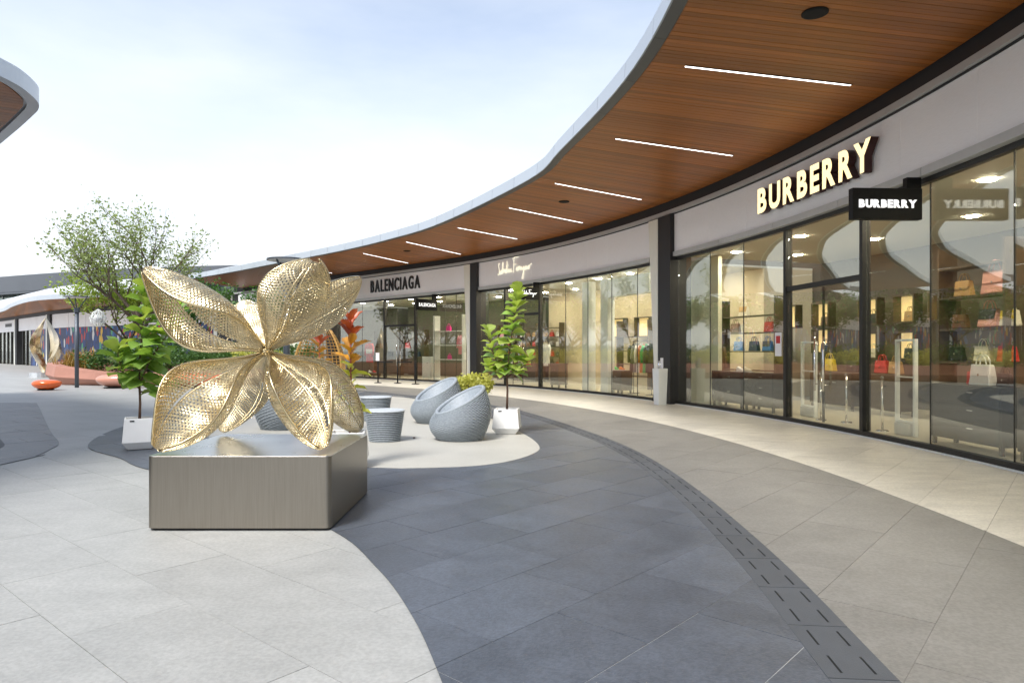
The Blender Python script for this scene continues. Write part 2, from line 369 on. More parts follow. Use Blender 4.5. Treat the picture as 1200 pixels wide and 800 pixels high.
dark_left = spline([(.62, -2.5), (.2, 1.2), (-.32, 3.08), (-.6, 3.93), (-.94, 4.7), (-1.5, 5.66), (-2.9, 7.25), (-4.65, 8.6), (-5.4, 9.4), (-6.45, 10.4), (-7.1, 11.7), (-7.55, 13.2), (-7.9, 15.0), (-8.9, 18.5), (-10.0, 22.5), (-9.4, 26.5)], 6)
dark_poly = dark_left+drain_in[::-1]
dark_poly = [p for p in dark_poly if p[1] > -2.6]
patch_poly = spline([(-1.39, 8.56), (-.64, 8.68), (-.19, 8.94), (.136, 9.38), (.36, 9.95), (.42, 10.45), (.36, 11.2), (.18, 12.2), (-.15, 13.6), (-.52, 15.0), (-1.7, 18.0), (-3.46, 21.4), (-5.2, 21.8), (-6.1, 19.5), (-6.2, 16), (-5.6, 12.8), (-4.4, 10.2), (-2.9, 8.95), (-1.39, 8.56)], 6)[:-1]
grey_poly = drain_out+cream_in[::-1]
cream_poly = cream_in+facade_line[::-1]
tip_poly = spline([(-6.64, -12), (-6.64, 0), (-6.64, 8.85), (-6.7, 9.6), (-6.95, 10.3), (-7.3, 11.0), (-8.6, 12.7), (-13.0, 18.7), (-13.5, 19.2), (-14.6, 19.3)], 6)+[(-24, 20), (-24, -12)]

def slab_field(region, parent, m, z0, z1, ang, wd, ln, gap, stag, name='paving_slab', holes=(), cap=300, full=False, ymax=60):
    c, s = math.cos(ang), math.sin(ang); todo = []
    us = [p[0]*c+p[1]*s for p in region]; vs = [-p[0]*s+p[1]*c for p in region]
    for r in range(math.floor(min(vs)/wd), math.ceil(max(vs)/wd)):
        o = (r*stag % 1)*ln+rnd.uniform(-.02, .02)
        for q in range(math.floor(min(us)/ln)-1, math.ceil(max(us)/ln)+1):
            u0, u1, v0, v1 = q*ln+o+gap/2, (q+1)*ln+o-gap/2, r*wd+gap/2, (r+1)*wd-gap/2
            rect = [(u*c-v*s, u*s+v*c) for u, v in ((u0, v0), (u1, v0), (u1, v1), (u0, v1))]
            cx = sum(p[0] for p in rect)/4; cy = sum(p[1] for p in rect)/4
            if cy < .9 or cy > ymax or abs(cx) > .86*cy+1.2: continue
            if any(all(inside(p, h) for p in rect) for h in holes): continue
            pl = rect if full else clip(region, rect)
            if full and not all(inside(p, region) for p in rect): continue
            if pl and area(pl) > .012: todo.append((math.hypot(cx, cy), pl))
    todo.sort(key=lambda t: t[0]); rest = MB()
    for i, (d, pl) in enumerate(todo):
        if i < cap:
            b = MB(); zz = z1+rnd.uniform(-.0008, .0008); b.prism(pl, z0, zz, cap=False); b.build(name, m, parent)
        else: rest.prism(pl, z0, z1, cap=False)
    if rest.v: stuff(rest.build(name, m, parent))
    return len(todo)

def sheet(poly, z, name, m):
    b = MB(); b.add([(p[0], p[1], z) for p in poly], [tuple(range(len(poly)))])
    o = b.build(name, m); 
    if o.data.polygons[0].normal.z < 0: o.data.flip_normals()
    return o

# ------------------------------------------------------------------ ground and paving
b = MB(); b.add([(-700, -300, 0), (700, -300, 0), (700, 900, 0), (-700, 900, 0)], [(0, 1, 2, 3)])
ground = struct(b.build('plaza_ground', M['ground']))
joint_bed = MB(); joint_bed.add([(-9, 1.2, .003), (2, 1.2, .003), (2, 13, .003), (-9, 13, .003)], [(0, 1, 2, 3)])
big = [(-12, 0), (3, 0), (3, 13.5), (-12, 13.5)]
slab_field(big, ground, M['slab'], .001, .006, math.radians(-40), .62, 1.24, .0032, .37, holes=(dark_poly, tip_poly, grey_poly), full=True, ymax=12.5)
dark = struct(sheet(dark_poly, .0135, 'dark_paving', M['joint_dark']))
slab_field(dark_poly, dark, M['dark_slab'], .0134, .016, math.radians(48), .60, .92, .004, .43, holes=(patch_poly,))
grey = struct(sheet(grey_poly, .013, 'grey_paving', M['joint_light']))
slab_field(grey_poly, grey, M['grey_slab'], .0129, .016, math.radians(50), .62, 1.24, .003, .5)
cream = struct(sheet(cream_poly, .013, 'cream_paving', M['joint_light']))
slab_field(cream_poly, cream, M['cream_slab'], .0129, .016, math.radians(50), .62, 1.24, .003, .5)
b = MB(); b.prism(patch_poly, .012, .021); struct(b.build('pale_paving_patch', M['patch']))
tip = struct(sheet(tip_poly, .010, 'dark_tip_paving', M['joint_dark']))
slab_field(tip_poly, tip, M['dark_slab'], .010, .016, math.radians(48), .60, 1.2, .005, .43)

def drain(path_out, path_in, name, z=.0175, per=2, ymin=1.5):
    root = struct(sheet(path_out+path_in[::-1], .0140, name, M['black']))
    us = [0, .235, .275, .725, .765, 1]
    n = len(path_out)
    L = [0]
    for i in range(1, n): L.append(L[-1]+math.dist(path_out[i], path_out[i-1]))
    def at(l, u):
        i = min(max(np.searchsorted(L, l)-1, 0), n-2); t = (l-L[i])/(L[i+1]-L[i])
        a = [path_in[i][k]+(path_in[i+1][k]-path_in[i][k])*t for k in (0, 1)]; c = [path_out[i][k]+(path_out[i+1][k]-path_out[i][k])*t for k in (0, 1)]
        return (a[0]+(c[0]-a[0])*u, a[1]+(c[1]-a[1])*u)
    k = 0; l = 0
    while l+.6 < L[-1]:
        if at(l, .5)[1] > ymin and abs(at(l, .5)[0]) < .9*at(l, .5)[1]+1:
            b = MB(); ls = [.004, .055, .235, .355, .535, .596]
            for col in (0, 1):
                pass
            for i in range(5):
                for j in range(5):
                    if j in (1, 3) and i in (1, 3): continue
                    q = [at(l+ls[i], us[j]), at(l+ls[i], us[j+1]), at(l+ls[i+1], us[j+1]), at(l+ls[i+1], us[j])]
                    b.prism(q, .0143, z, cap=False)
            b.build('drain_cover', M['drain_stone'], root); k += 1
        l += .6
    return k
drain(drain_out, drain_in, 'slot_drain')
to = spline([(-7.6, -4), (-7.6, 6), (-7.6, 9.6), (-7.75, 10.35), (-8.2, 11.0), (-9.4, 12.3), (-13.5, 16.5), (-17, 20)], 10)
ti = spline([(-8.1, -4), (-8.1, 6), (-8.1, 9.4), (-8.25, 9.95), (-8.6, 10.6), (-9.8, 11.8), (-13.9, 16.0), (-17.4, 19.5)], 10)
drain(to, ti, 'slot_drain', ymin=3)

# ------------------------------------------------------------------ main shop building
bld = thing('shop_building', 'curved single storey shop building with timber soffit canopy and glass storefronts', 'building', (*P(15, 2), 0))
BO = Vector(bld.location)
def bpart(mb, name, m, parent=None, **k):      # world-coordinate mesh under the building
    mb.v = [tuple(Vector(p)-BO) for p in mb.v]
    return mb.build(name, m, parent or bld, **k)
def ribbon(mb, ss, o0, o1, z0, z1):            # curved bar between offsets and heights
    n = len(ss); base = len(mb.v)
    for s in ss:
        for o, z in ((o0, z0), (o1, z0), (o1, z1), (o0, z1)): x, y = P(s, o); mb.v.append((x, y, z))
    for i in range(n-1):
        for k in range(4): mb.face(base+i*4+k, base+i*4+(k+1) % 4, base+(i+1)*4+(k+1) % 4, base+(i+1)*4+k)
    mb.face(base, base+1, base+2, base+3); e = base+(n-1)*4; mb.face(e+3, e+2, e+1, e)
def lin(a, b, step): return list(np.linspace(a, b, max(2, int(abs(b-a)/step)+1)))
ZF0, ZF1, ZS = 4.19, 5.22, 5.60

S_PIER = [(s_at(779), s_at(793.5)), (s_at(555.5), s_at(563)), (s_at(386.5), s_at(394)), (46.2, 46.8)]   # (far, near)
S_PIER = [(max(p), min(p)) for p in S_PIER]
units = [(-9.5, S_PIER[0][1]), (s_at(765.5), S_PIER[1][1]), (s_at(546.5), S_PIER[2][1]), (S_PIER[2][0]+.4, 46.2)]
b = MB(); ribbon(b, lin(-9.5, 46.8, .8), -.10, .9, ZF1+.002, ZS+.25); bpart(b, 'bulkhead', M['bulkhead'])
b = MB(); ribbon(b, lin(-9.5, 46.8, .8), -.16, -.102, ZF1+.03, ZF1+.14); bpart(b, 'bulkhead_rail', M['trim'])
for k, (far, near) in enumerate(S_PIER):
    b = MB(); ribbon(b, lin(near, far, .3), -.22, .45, 0.012, ZF1+.0); bpart(b, 'pier', M['bulkhead'])
    # tapering cream column that leans against the pier
    s0 = far+.02; wt = [s_at(766)-far, s_at(547)-far, s_at(381)-far, .4][k]
    b = MB(); vs = []
    for z, wd in ((.016, wt*.22), (ZF1-.02, wt*.85)):
        for ss, oo in ((s0, -.22), (s0+wd, -.22), (s0+wd, .02), (s0, .02)): x, y = P(ss, oo); vs.append((x, y, z))
    b.hexa(vs); bpart(b, 'tapered_column', M['cream_col'])
b = MB(); ribbon(b, lin(-9.5, 46.8, 1.0), 6.0, 6.2, 0, ZS+.3); bpart(b, 'rear_wall', M['dark_wall'])

def storefront(s0, s1, thin, thick, door=None, joints=6, wallm='dark_wall', rear=None, ceil_z=4.06, lamps=6, transom=None):
    """s0 < s1; thin: glass joints, thick: mullions (width), door: (a, b)"""
    ss = lin(s0, s1, .5)
    b = MB(); ribbon(b, ss, -.03, .07, .014, .11); fr = bpart(b, 'storefront', M['dark_metal'])
    b = MB(); ribbon(b, ss, -.075, -.032, .0165, .035); bpart(b, 'threshold_strip', M['white'], fr)
    cuts = list(np.linspace(s0, s1, max(2, int(round((s1-s0)/2.1))+1)))
    for a, c in zip(cuts[:-1], cuts[1:]):
        b = MB(); ribbon(b, lin(a+.006, c-.006, .5), -.14, .10, 4.06, ZF0-.004); bpart(b, 'trim_panel', M['trim'], fr)
    b = MB(); ribbon(b, ss, -.02, .09, 3.98, 4.058); bpart(b, 'head_channel', M['dark_metal'], fr)
    cuts = list(np.linspace(s0, s1, joints+1))
    for a, c in zip(cuts[:-1], cuts[1:]):
        b = MB(); ribbon(b, lin(a+.007, c-.007, .5), -.09, .06, ZF0, ZF1-.03); bpart(b, 'fascia_panel', M['fascia'], fr)
    b = MB(); ribbon(b, ss, -.086, .05, ZF0+.004, ZF1-.004); bpart(b, 'fascia_backing', M['gap'], fr)
    edges = sorted([s0+.03, s1-.03]+list(thin)+[t for t in thick])
    for t in thick:
        b = MB(); ribbon(b, [t-.045, t+.045], -.035, .12, .112, 3.978); bpart(b, 'mullion', M['dark_metal'], fr)
    for a, c in zip(edges[:-1], edges[1:]):
        ga = .05 if a in thick else .006; gc = .05 if c in thick else .006
        zs = [(.112, 3.976)]
        if transom and any(abs(a-q) < .01 for q in transom[0]): zs = [(.112, transom[1]-.05), (transom[1]+.05, 3.976)]
        for z0, z1 in zs:
            b = MB(); ribbon(b, [a+ga, c-gc], .028, .040, z0, z1); bpart(b, 'pane', M['glass'], fr)
        if len(zs) > 1:
            b = MB(); ribbon(b, [a+ga, c-gc], -.02, .09, transom[1]-.048, transom[1]+.048); bpart(b, 'transom', M['dark_metal'], fr)
        elif a not in thick:
            b = MB(); ribbon(b, [a-.004, a+.004], .022, .046, .112, 3.976); bpart(b, 'glass_joint', M['dark_metal'], fr)
    if door:
        mid = (door[0]+door[1])/2
        b = MB(); ribbon(b, [mid-.012, mid+.012], .015, .055, .13, transom[1]-.06); bpart(b, 'door_stile', M['dark_metal'], fr)
        for q in (-.14, .14):
            x, y = P(mid+q, -.06); x2, y2 = P(mid+q, .03); b = MB(); b.tube([(x, y, .72), (x, y, 1.75)], .018, 10)
            for z in (.85, 1.6): b.tube([(x, y, z), (x2, y2, z)], .012, 8)
            bpart(b, 'door_handle', M['chrome'], fr, smooth=True)
    # the room behind the glass
    sr = lin(s0, s1, .8)
    b = MB(); ribbon(b, sr, .075, 5.95, .010, .03); bpart(b, 'shop_floor', M['shop_floor'], fr)
    b = MB(); ribbon(b, sr, .105, 5.95, ceil_z, ceil_z+.06); bpart(b, 'shop_ceiling', M['ceiling'], fr)
    b = MB(); ribbon(b, sr, 4.9 if rear is None else rear, 5.95, .032, ceil_z-.002); bpart(b, 'shop_wall', M[wallm], fr)
    for k in range(lamps):
        for off in (1.0, 2.9):
            s = s0+(s1-s0)*(k+.5)/lamps; x, y = P(s, off); b = MB(); b.lathe([(.0, 0), (.11, 0), (.11, -.012), (.0, -.012)], 14, (x, y, ceil_z-.004), cap=False); bpart(b, 'shop_downlight', M['shop_lamp'], fr)
    return fr

B0, B1 = units[0]
bt = [s_at(831), s_at(870), s_at(1088), s_at(1186), s_at(1325), -3.6, -6.0]; bk = [s_at(921), s_at(1011)]
fr_b = storefront(B0, B1, bt, bk, door=(s_at(1011), s_at(921)), joints=12, transom=([s_at(1011)], 2.76), lamps=8)
F0, F1 = units[1]
ft = [s_at(600.5), s_at(662), s_at(688), s_at(716), s_at(746)]; fk = [s_at(592), s_at(632.5)]
fr_f = storefront(F0, F1, ft, fk, door=(s_at(632.5), s_at(592)), joints=9, wallm='beige_wall', rear=4.0, lamps=6, transom=([s_at(632.5)], 2.9))
L0, L1 = units[2]
lt = [s_at(521), s_at(534), s_at(508), s_at(424)]; lk = [s_at(450.5), s_at(486.5)]
fr_l = storefront(L0, L1, lt, lk, door=(s_at(486.5), s_at(450.5)), joints=8, transom=([s_at(486.5)], 2.7), lamps=5)
U0, U1 = units[3]
fr_u = storefront(U0, U1, [U0+2.2, U0+4.4], [U0+6.4], joints=8, lamps=2)

# canopy: outer edge and the facade line it springs from
cpair = [((.2, -8), -16.5), ((.9, -3), -11.5), ((1.5, 2), -6), ((1.83, 5.5), -2.3), ((1.80, 9.7), 2.3), ((1.0, 14.0), 7.7), ((.33, 16.6), 11.0), ((-2.4, 22.2), 18.6), ((-4.6, 25.3), 22.6), ((-7.0, 28.1), 27.2), ((-10.5, 31.6), 33), ((-14.6, 35.7), 39), ((-19.5, 40.2), 45.5)]
csp = spline([(p[0], p[1], s) for p, s in cpair], 16)
ca = [0]
for i in range(1, len(csp)): ca.append(ca[-1]+math.dist(csp[i][:2], csp[i-1][:2]))
def can(l):
    i = min(max(int(np.searchsorted(ca, l))-1, 0), len(csp)-2); t = (l-ca[i])/(ca[i+1]-ca[i])
    return tuple(csp[i][k]+(csp[i+1][k]-csp[i][k])*t for k in range(3))
def can_in(l): x, y, s = can(l); ix, iy = P(s, -.12); return (ix, iy)
def can_pt(l, u): x, y, s = can(l); ix, iy = can_in(l); return (x+(ix-x)*u, y+(iy-y)*u)
LT = ca[-1]
b = MB(); n = 150
for i in range(n+1):
    l = LT*i/n
    for u, z in ((.03, ZS+.02), (.03, ZS+.235), (.97, ZS+1.5), (1.0, ZS+.05)): b.v.append((*can_pt(l, u), z))
for i in range(n):
    for k in range(4): b.face(i*4+k, i*4+(k+1) % 4, (i+1)*4+(k+1) % 4, (i+1)*4+k)
canopy = bpart(b, 'canopy', M['roofpanel'])
# roof panels with joints
l = 0; pw = 1.42
while l+pw < LT:
    vs = [(*can_pt(l+.006, .03), ZS+.268), (*can_pt(l+pw-.006, .03), ZS+.268), (*can_pt(l+pw-.006, .97), ZS+1.53), (*can_pt(l+.006, .97), ZS+1.53)]
    b = MB(); b.hexa([(x, y, z-.024) for x, y, z in vs]+vs); bpart(b, 'roof_panel', M['roofpanel'], canopy); l += pw
# edge panels: upright fascia and the lip under it
l = 0; pw = 1.42
while l+pw < LT:
    b = MB(); k = 3; base = 0
    for i in range(k+1):
        q = l+.008+(pw-.016)*i/k; x, y, s = can(q); ix, iy = can_in(q); d = math.hypot(ix-x, iy-y); ux, uy = (ix-x)/d, (iy-y)/d
        for o, z in ((-.02, ZS-.012), (.16, ZS-.012), (.16, ZS+.0), (.03, ZS+.06), (.05, ZS+.262), (-.0, ZS+.262)): b.v.append((x+ux*o, y+uy*o, z))
    for i in range(k):
        for j in range(6): b.face(i*6+j, i*6+(j+1) % 6, (i+1)*6+(j+1) % 6, (i+1)*6+j)
    b.face(0, 1, 2, 3, 4, 5); b.face(*[k*6+j for j in range(5, -1, -1)])
    bpart(b, 'edge_panel', M['alu'], canopy)
    b = MB()
    for i in range(k+1):
        q = l+.004+(pw-.008)*i/k; x, y, s = can(q); ix, iy = can_in(q); d = math.hypot(ix-x, iy-y); ux, uy = (ix-x)/d, (iy-y)/d
        for o, z in ((.004, ZS-.0195), (.175, ZS-.0195), (.175, ZS-.0125), (.004, ZS-.0125)): b.v.append((x+ux*o, y+uy*o, z))
    for i in range(k):
        for j in range(4): b.face(i*4+j, i*4+(j+1) % 4, (i+1)*4+(j+1) % 4, (i+1)*4+j)
    b.face(0, 1, 2, 3); b.face(*[k*4+j for j in range(3, -1, -1)])
    bpart(b, 'edge_lip', M['lip'], canopy); l += pw
# soffit boards
bw = .104; boards = []
for i in range(int(LT/bw)):
    l0, l1 = i*bw+.004, (i+1)*bw-.004
    q = [can_pt(l0, .045), can_pt(l1, .045), can_pt(l1, .992), can_pt(l0, .992)]
    boards.append((q, math.hypot(*q[0])))
vis = [x for x in boards if x[0][2][1] > 5.5]; vis.sort(key=lambda t: t[1]); keep = set(id(x) for x in vis[:300])
rest = MB()
for q, d in boards:
    if id((q, d)) and any(False for _ in ()): pass
for x in boards:
    q = x[0]; z = ZS+rnd.uniform(-.0015, .0015)
    if id(x) in keep:
        c = Vector((q[0][0], q[0][1], z)); e = Vector((q[3][0]-q[0][0], q[3][1]-q[0][1], 0)); a = math.atan2(e.y, e.x)
        R = Matrix.Rotation(-a, 4, 'Z'); lv = [R @ (Vector((p[0], p[1], z))-c) for p in q]
        b = MB(); b.hexa([v.copy() for v in (lv[0], lv[3], lv[2], lv[1])]+[v+Vector((0, 0, .015)) for v in (lv[0], lv[3], lv[2], lv[1])])
        b.build('soffit_board', M['wood'], canopy, loc=c-BO, rz=a)
    else: rest.hexa([(*p, z) for p in (q[0], q[3], q[2], q[1])]+[(*p, z+.015) for p in (q[0], q[3], q[2], q[1])])
stuff(bpart(rest, 'soffit_board', M['wood'], canopy))
# strip lights, ceiling speakers
def nearest_l(pt, u):
    return min((math.dist(can_pt(LT*i/1200, u), pt), LT*i/1200) for i in range(1201))[1]
strips = [((2.51, 9.87), (5.24, 10.57)), ((2.02, 13.25), (4.65, 14.4)), ((1.07, 16.8), (3.52, 18.6)), ((-.07, 19.7), (2.27, 22.0)), ((-1.8, 22.9), (.19, 25.2)), ((-4.0, 25.9), (-2.2, 29.2)), ((-6.3, 29.0), (-4.9, 32.2)), ((-10.6, 33.2), (-9.6, 36.4))]
strips = [((2.6, 3.2), (5.35, 3.3)), ((2.65, 6.5), (5.4, 6.85))]+strips
for a, c in strips:
    d = Vector((c[0]-a[0], c[1]-a[1], 0)); mid = Vector(((a[0]+c[0])/2, (a[1]+c[1])/2, ZS-.004)); b = MB(); b.box((0, 0, 0), (d.length, .036, .012))
    o = b.build('strip_light', M['strip'], canopy, loc=mid-BO, rz=math.atan2(d.y, d.x))
    b = MB(); b.box((0, .0265, .001), (d.length+.03, .014, .013)); b.box((0, -.0265, .001), (d.length+.03, .014, .013)); b.build('strip_frame', M['bulkhead'], canopy, loc=mid-BO, rz=math.atan2(d.y, d.x))
for px, py, r in ((955, 17, .155), (661, 237, .15), (477, 294.5, .15)):
    d = 410-py; x, y = (px-600)*4.08/d, 800*4.08/d
    b = MB(); b.lathe([(0, -.02), (r*.82, -.022), (r, -.012), (r, .004)], 28, (x, y, ZS), cap=False); bpart(b, 'ceiling_speaker', M['black'], canopy)

# ------------------------------------------------------------------ signs
CH = {}
def char_mesh(ch, size, ext, bold, sx, mats):
    key = (ch, size, ext, bold, sx, mats[0].name)
    if key in CH: return CH[key]
    cu = bpy.data.curves.new('letter', 'FONT'); cu.body = ch; cu.size = size; cu.extrude = ext; cu.offset = bold; cu.resolution_u = 4
    ob = bpy.data.objects.new('letter_tmp', cu); COL.objects.link(ob); dg = bpy.context.evaluated_depsgraph_get()
    me = bpy.data.meshes.new_from_object(ob.evaluated_get(dg)); bpy.data.objects.remove(ob); bpy.data.curves.remove(cu)
    xs = [v.co.x for v in me.vertices]; x0, x1 = min(xs), max(xs)
    for v in me.vertices: v.co = ((v.co.x-x0)*sx, -v.co.z, v.co.y)
    me.update(); me.materials.clear()
    for m in mats: me.materials.append(m)
    if len(mats) > 1:
        for p in me.polygons: p.material_index = 0 if p.normal.y < -.9 else 1
    CH[key] = (me, (x1-x0)*sx); return CH[key]
def text_row(word, size, ext, bold, sx, gap, mats):
    r = []; x = 0
    for ch in word:
        me, wd = char_mesh(ch, size, ext, bold, sx, mats); r.append((me, x, wd)); x += wd+gap*(.35 if ch == 'R' and len(r) == 7 else 1)
    return r, x-gap
def fascia_sign(word, s_far, z, size, label, mats, off, ext, bold, sx, gap):
    row, tot = text_row(word, size, ext, bold, sx, gap, mats)
    s_mid = s_far-tot/2
    root = thing('shop_sign', label, 'sign', (*P(s_mid, off), z), rz_at(s_mid))
    inv = (Matrix.Translation(root.location) @ Matrix.Rotation(rz_at(s_mid), 4, 'Z')).inverted()
    for me, x, wd in row:
        s = s_far-x; Mw = Matrix.Translation((*P(s, off), z)) @ Matrix.Rotation(rz_at(s-wd/2), 4, 'Z')
        inst('letter', me, root, M=inv @ Mw)
    return root
fascia_sign('BURBERRY', s_at(901), 4.46, .70, 'raised cream BURBERRY letters with oxblood sides on white fascia', [M['letter_face'], M['letter_side']], -.20, .07, .028, .90, .10)
fascia_sign('BALENCIAGA', s_at(437), 4.44, .86, 'black condensed BALENCIAGA letters on white fascia', [M['letter_black']], -.13, .03, .012, .64, .105)

def blade_sign(word, s, z, wd, ht, label, tsize, sx=1., bold=.008, script=None):
    """box sign that sticks out from the facade; its face looks back along the arcade"""
    x, y = P(s, -.08); a = phi(s); n = (math.cos(a), math.sin(a))
    root = thing('blade_sign', label, 'sign', (x, y, z-ht/2), a)        # local +X into the shop, +Y along the arcade away from camera
    b = MB(); b.box((-wd/2, 0, ht/2), (wd, .12, ht)); b.build('sign_box', M['sign_black'], root, bevel=.006)
    b = MB(); b.box((-.12, 0, ht+(4.055-z-ht/2)/2), (.22, .1, 4.055-z-ht/2)); b.build('bracket', M['sign_black'], root)
    if word:
        row, tot = text_row(word, tsize, .006, bold, sx, tsize*.09, [M['letter_white']])
        for me, q, w_ in row: inst('letter', me, root, loc=(-wd/2-tot/2+q, -.067, ht/2-tsize*.35))
    if script: script(root, -wd/2, -.067, ht/2)
    return root
blade_sign('BURBERRY', s_at(1084), 3.66, 1.06, .46, 'black box sign reading BURBERRY in white hung over the door', .152)
blade_sign('BALENCIAGA', s_at(513), 3.55, 1.15, .50, 'black box sign reading BALENCIAGA in white under the fascia', .22, .62, .004)

# flowing script lettering as thin raised strokes
SCR = [[(0, .05), (.04, .0), (.10, .02), (.13, .12), (.10, .28), (.06, .42), (.10, .52), (.16, .48)],
       [(.22, .18), (.18, .06), (.24, .02), (.29, .2), (.30, .06), (.34, .04), (.40, .35), (.42, .52), (.38, .5), (.37, .15), (.41, .05), (.46, .22), (.50, .2), (.55, .06), (.58, .2), (.64, .2), (.62, .04), (.67, .06), (.72, .3), (.74, .56), (.72, .2), (.75, .06), (.79, .08)],
       [(.67, .34), (.82, .36)], [(.80, .12), (.84, .2), (.87, .1), (.85, .04), (.91, .08), (.94, .2), (.96, .06), (1.0, .1), (1.05, .2), (1.02, .08), (1.07, .05), (1.12, .1)],
       [(1.22, .0), (1.24, .3), (1.26, .58), (1.30, .64)], [(1.14, .60), (1.30, .66), (1.62, .66)], [(1.23, .34), (1.42, .36)],
       [(1.40, .12), (1.48, .22), (1.46, .08), (1.52, .06), (1.56, .24), (1.60, .2), (1.62, .07), (1.67, .24), (1.71, .2), (1.73, .06), (1.80, .22), (1.84, .08), (1.90, .08), (1.97, .22), (1.91, .1), (1.98, .1), (1.96, -.2), (1.90, -.34), (1.86, -.26), (2.0, .04), (2.08, .2), (2.06, .06), (2.12, .06), (2.15, .22), (2.18, .06), (2.21, .2), (2.25, .06), (2.30, .14), (2.34, .22), (2.30, .08), (2.36, .06), (2.42, .22), (2.56, .26)]]
def script_strokes(scale, r, m, root, ox, oy, oz, centre=True):
    for st in SCR:
        pts = spline([(p[0], p[1]) for p in st], 4); b = MB()
        b.tube([(ox+(p[0]-(1.28 if centre else 0))*scale, oy, oz+(p[1]-(.15 if centre else 0))*scale) for p in pts], r, 6); b.build('letter_stroke', m, root, smooth=True)
sf = s_at(585.5); sn = s_at(626); smid = (sf+sn)/2
root = thing('shop_sign', 'ivory handwritten script shop name on white fascia', 'sign', (*P(smid, -.13), 4.60), rz_at(smid))
script_strokes((sf-sn)/2.6, .014, M['letter_ivory'], root, 0, 0, .12)
blade_sign(None, s_at(633.5), 3.62, .95, .46, 'black box sign with white script lettering over the shop door', .2, script=lambda r, x, y, z: script_strokes(.26, .011, M['letter_white'], r, x, y, z))

# ------------------------------------------------------------------ the woven metal sculpture and its plinth
PX0, PX1, PY0, PY1, PH = -3.02, -1.50, 5.64, 7.12, .625
ped = thing('sculpture_plinth', 'square brushed steel plinth under the woven brass sculpture', 'plinth', ((PX0+PX1)/2, (PY0+PY1)/2, .016))
hw, hd = (PX1-PX0)/2, (PY1-PY0)/2
def rrect(hw, hd, r, n=6):
    o = []
    for cx, cy, a in ((hw-r, hd-r, 0), (-hw+r, hd-r, PI/2), (-hw+r, -hd+r, PI), (hw-r, -hd+r, 1.5*PI)):
        for k in range(n+1): o.append((cx+r*math.cos(a+PI/2*k/n), cy+r*math.sin(a+PI/2*k/n)))
    return o
b = MB(); b.prism(rrect(hw-.012, hd-.012, .045), 0, .012); b.build('plinth_base', M['black'], ped)
b = MB(); b.prism(rrect(hw, hd, .05), .0125, PH-.0225); o = b.build('plinth_body', M['steel'], ped)
b = MB(); b.prism(rrect(hw-.002, hd-.002, .05), PH-.0222, PH-.016); b.build('plinth_top', M['steel_top'], ped, bevel=.002)

O = Vector((-2.285, 6.36, 1.49))
scu = thing('flower_sculpture', 'large woven brass sculpture of eight curled leaf pods on steel plinth', 'sculpture', (O.x, O.y, PH+.002))
def petal(tip, Wm, roll, bow, twist, psi, seed, nu=170, nv=82, asym=.46):
    r = random.Random(seed); tip = Vector(tip); ax = tip-O; Lp = ax.length; ax.normalize()
    up = Vector((0, 0, 1)); wv = ax.cross(up).normalized(); nv_ = wv.cross(ax).normalized()
    def pt(u, v, dr=0.):
        a = roll+twist*(u-.5); W_ = wv*math.cos(a)+nv_*math.sin(a); N_ = nv_*math.cos(a)-wv*math.sin(a)
        uu = max(u, 1e-4); wid = Wm*math.sin(PI*(.01+.982*uu**1.32))**(1.25-.5*uu)+.016
        t = v*psi; rr = wid/1.0+dr
        sp = O+ax*(Lp*u)+N_*(bow*math.sin(PI*u)**1.3)
        edge = 1+.22*math.sin(PI*u*1.6+seed)*(v if v > 0 else -v*.6)
        return sp+W_*(rr*math.sin(t)*edge)+N_*(-rr*.72*math.cos(t)+.10*wid)
    b = MB(); idx = {}
    us = [.02+.975*i/nu for i in range(nu+1)]
    for i, u in enumerate(us):
        for j in range(nv+1):
            v = -1+2*j/nv; k = j//2
            dr = .0035*math.sin(u*nu*.5*PI+k*PI)
            b.v.append(tuple(pt(u, v, dr+r.uniform(-.0006, .0006))-Vector(scu.location)))
    W1 = nv+1
    for i in range(nu):
        for j in range(nv):
            if j % 2 and (i+3*(j//2)) % 5 > 2 and 0 < j < nv-1: continue
            # a few open seams run the length of each pod
            if j in SEAM and .2 < us[i] < .86 and i % 11: continue
            b.face(i*W1+j, i*W1+j+1, (i+1)*W1+j+1, (i+1)*W1+j)
    o = b.build('woven_pod', M['brass'], scu, smooth=False)
    sm = o.modifiers.new('solid', 'SOLIDIFY'); sm.thickness = .005
    def rim(v, rad, name='pod_rim'):
        rb = MB(); rb.tube([pt(.02+.975*i/40, v, .003)-Vector(scu.location) for i in range(41)], rad, 6); rb.build(name, M['brass_rim'], scu, smooth=True)
    for v in (-1, 1): rim(v, .011)
    for v in (-.74, -.44, -.26, .36, .46, .8): rim(v, .006, 'pod_rib')
    return o
SEAM = (24, 25, 26, 57)
zt = PH+.05
petal((-3.22, 5.95, 2.20), .335, math.radians(140), .10, 1.0, 1.95, 1)      # upper, towards the fig planter
petal((-2.78, 7.10, 2.00), .22, math.radians(205), .10, -.7, 1.9, 2)
petal((-1.72, 6.00, 2.29), .355, math.radians(-20), .02, .55, 2.0, 3)
petal((-1.55, 6.95, 2.22), .27, math.radians(30), -.02, -.6, 1.9, 4)
petal((-2.99, 5.72, zt), .275, math.radians(35), .13, .9, 1.95, 5)
petal((-2.98, 7.02, zt), .21, math.radians(-30), .10, -.6, 1.8, 6)
petal((-1.60, 5.80, zt), .275, math.radians(-12), .16, -.8, 1.95, 7)
petal((-1.57, 7.02, zt), .25, math.radians(20), .18, .6, 1.9, 8)
b = MB()
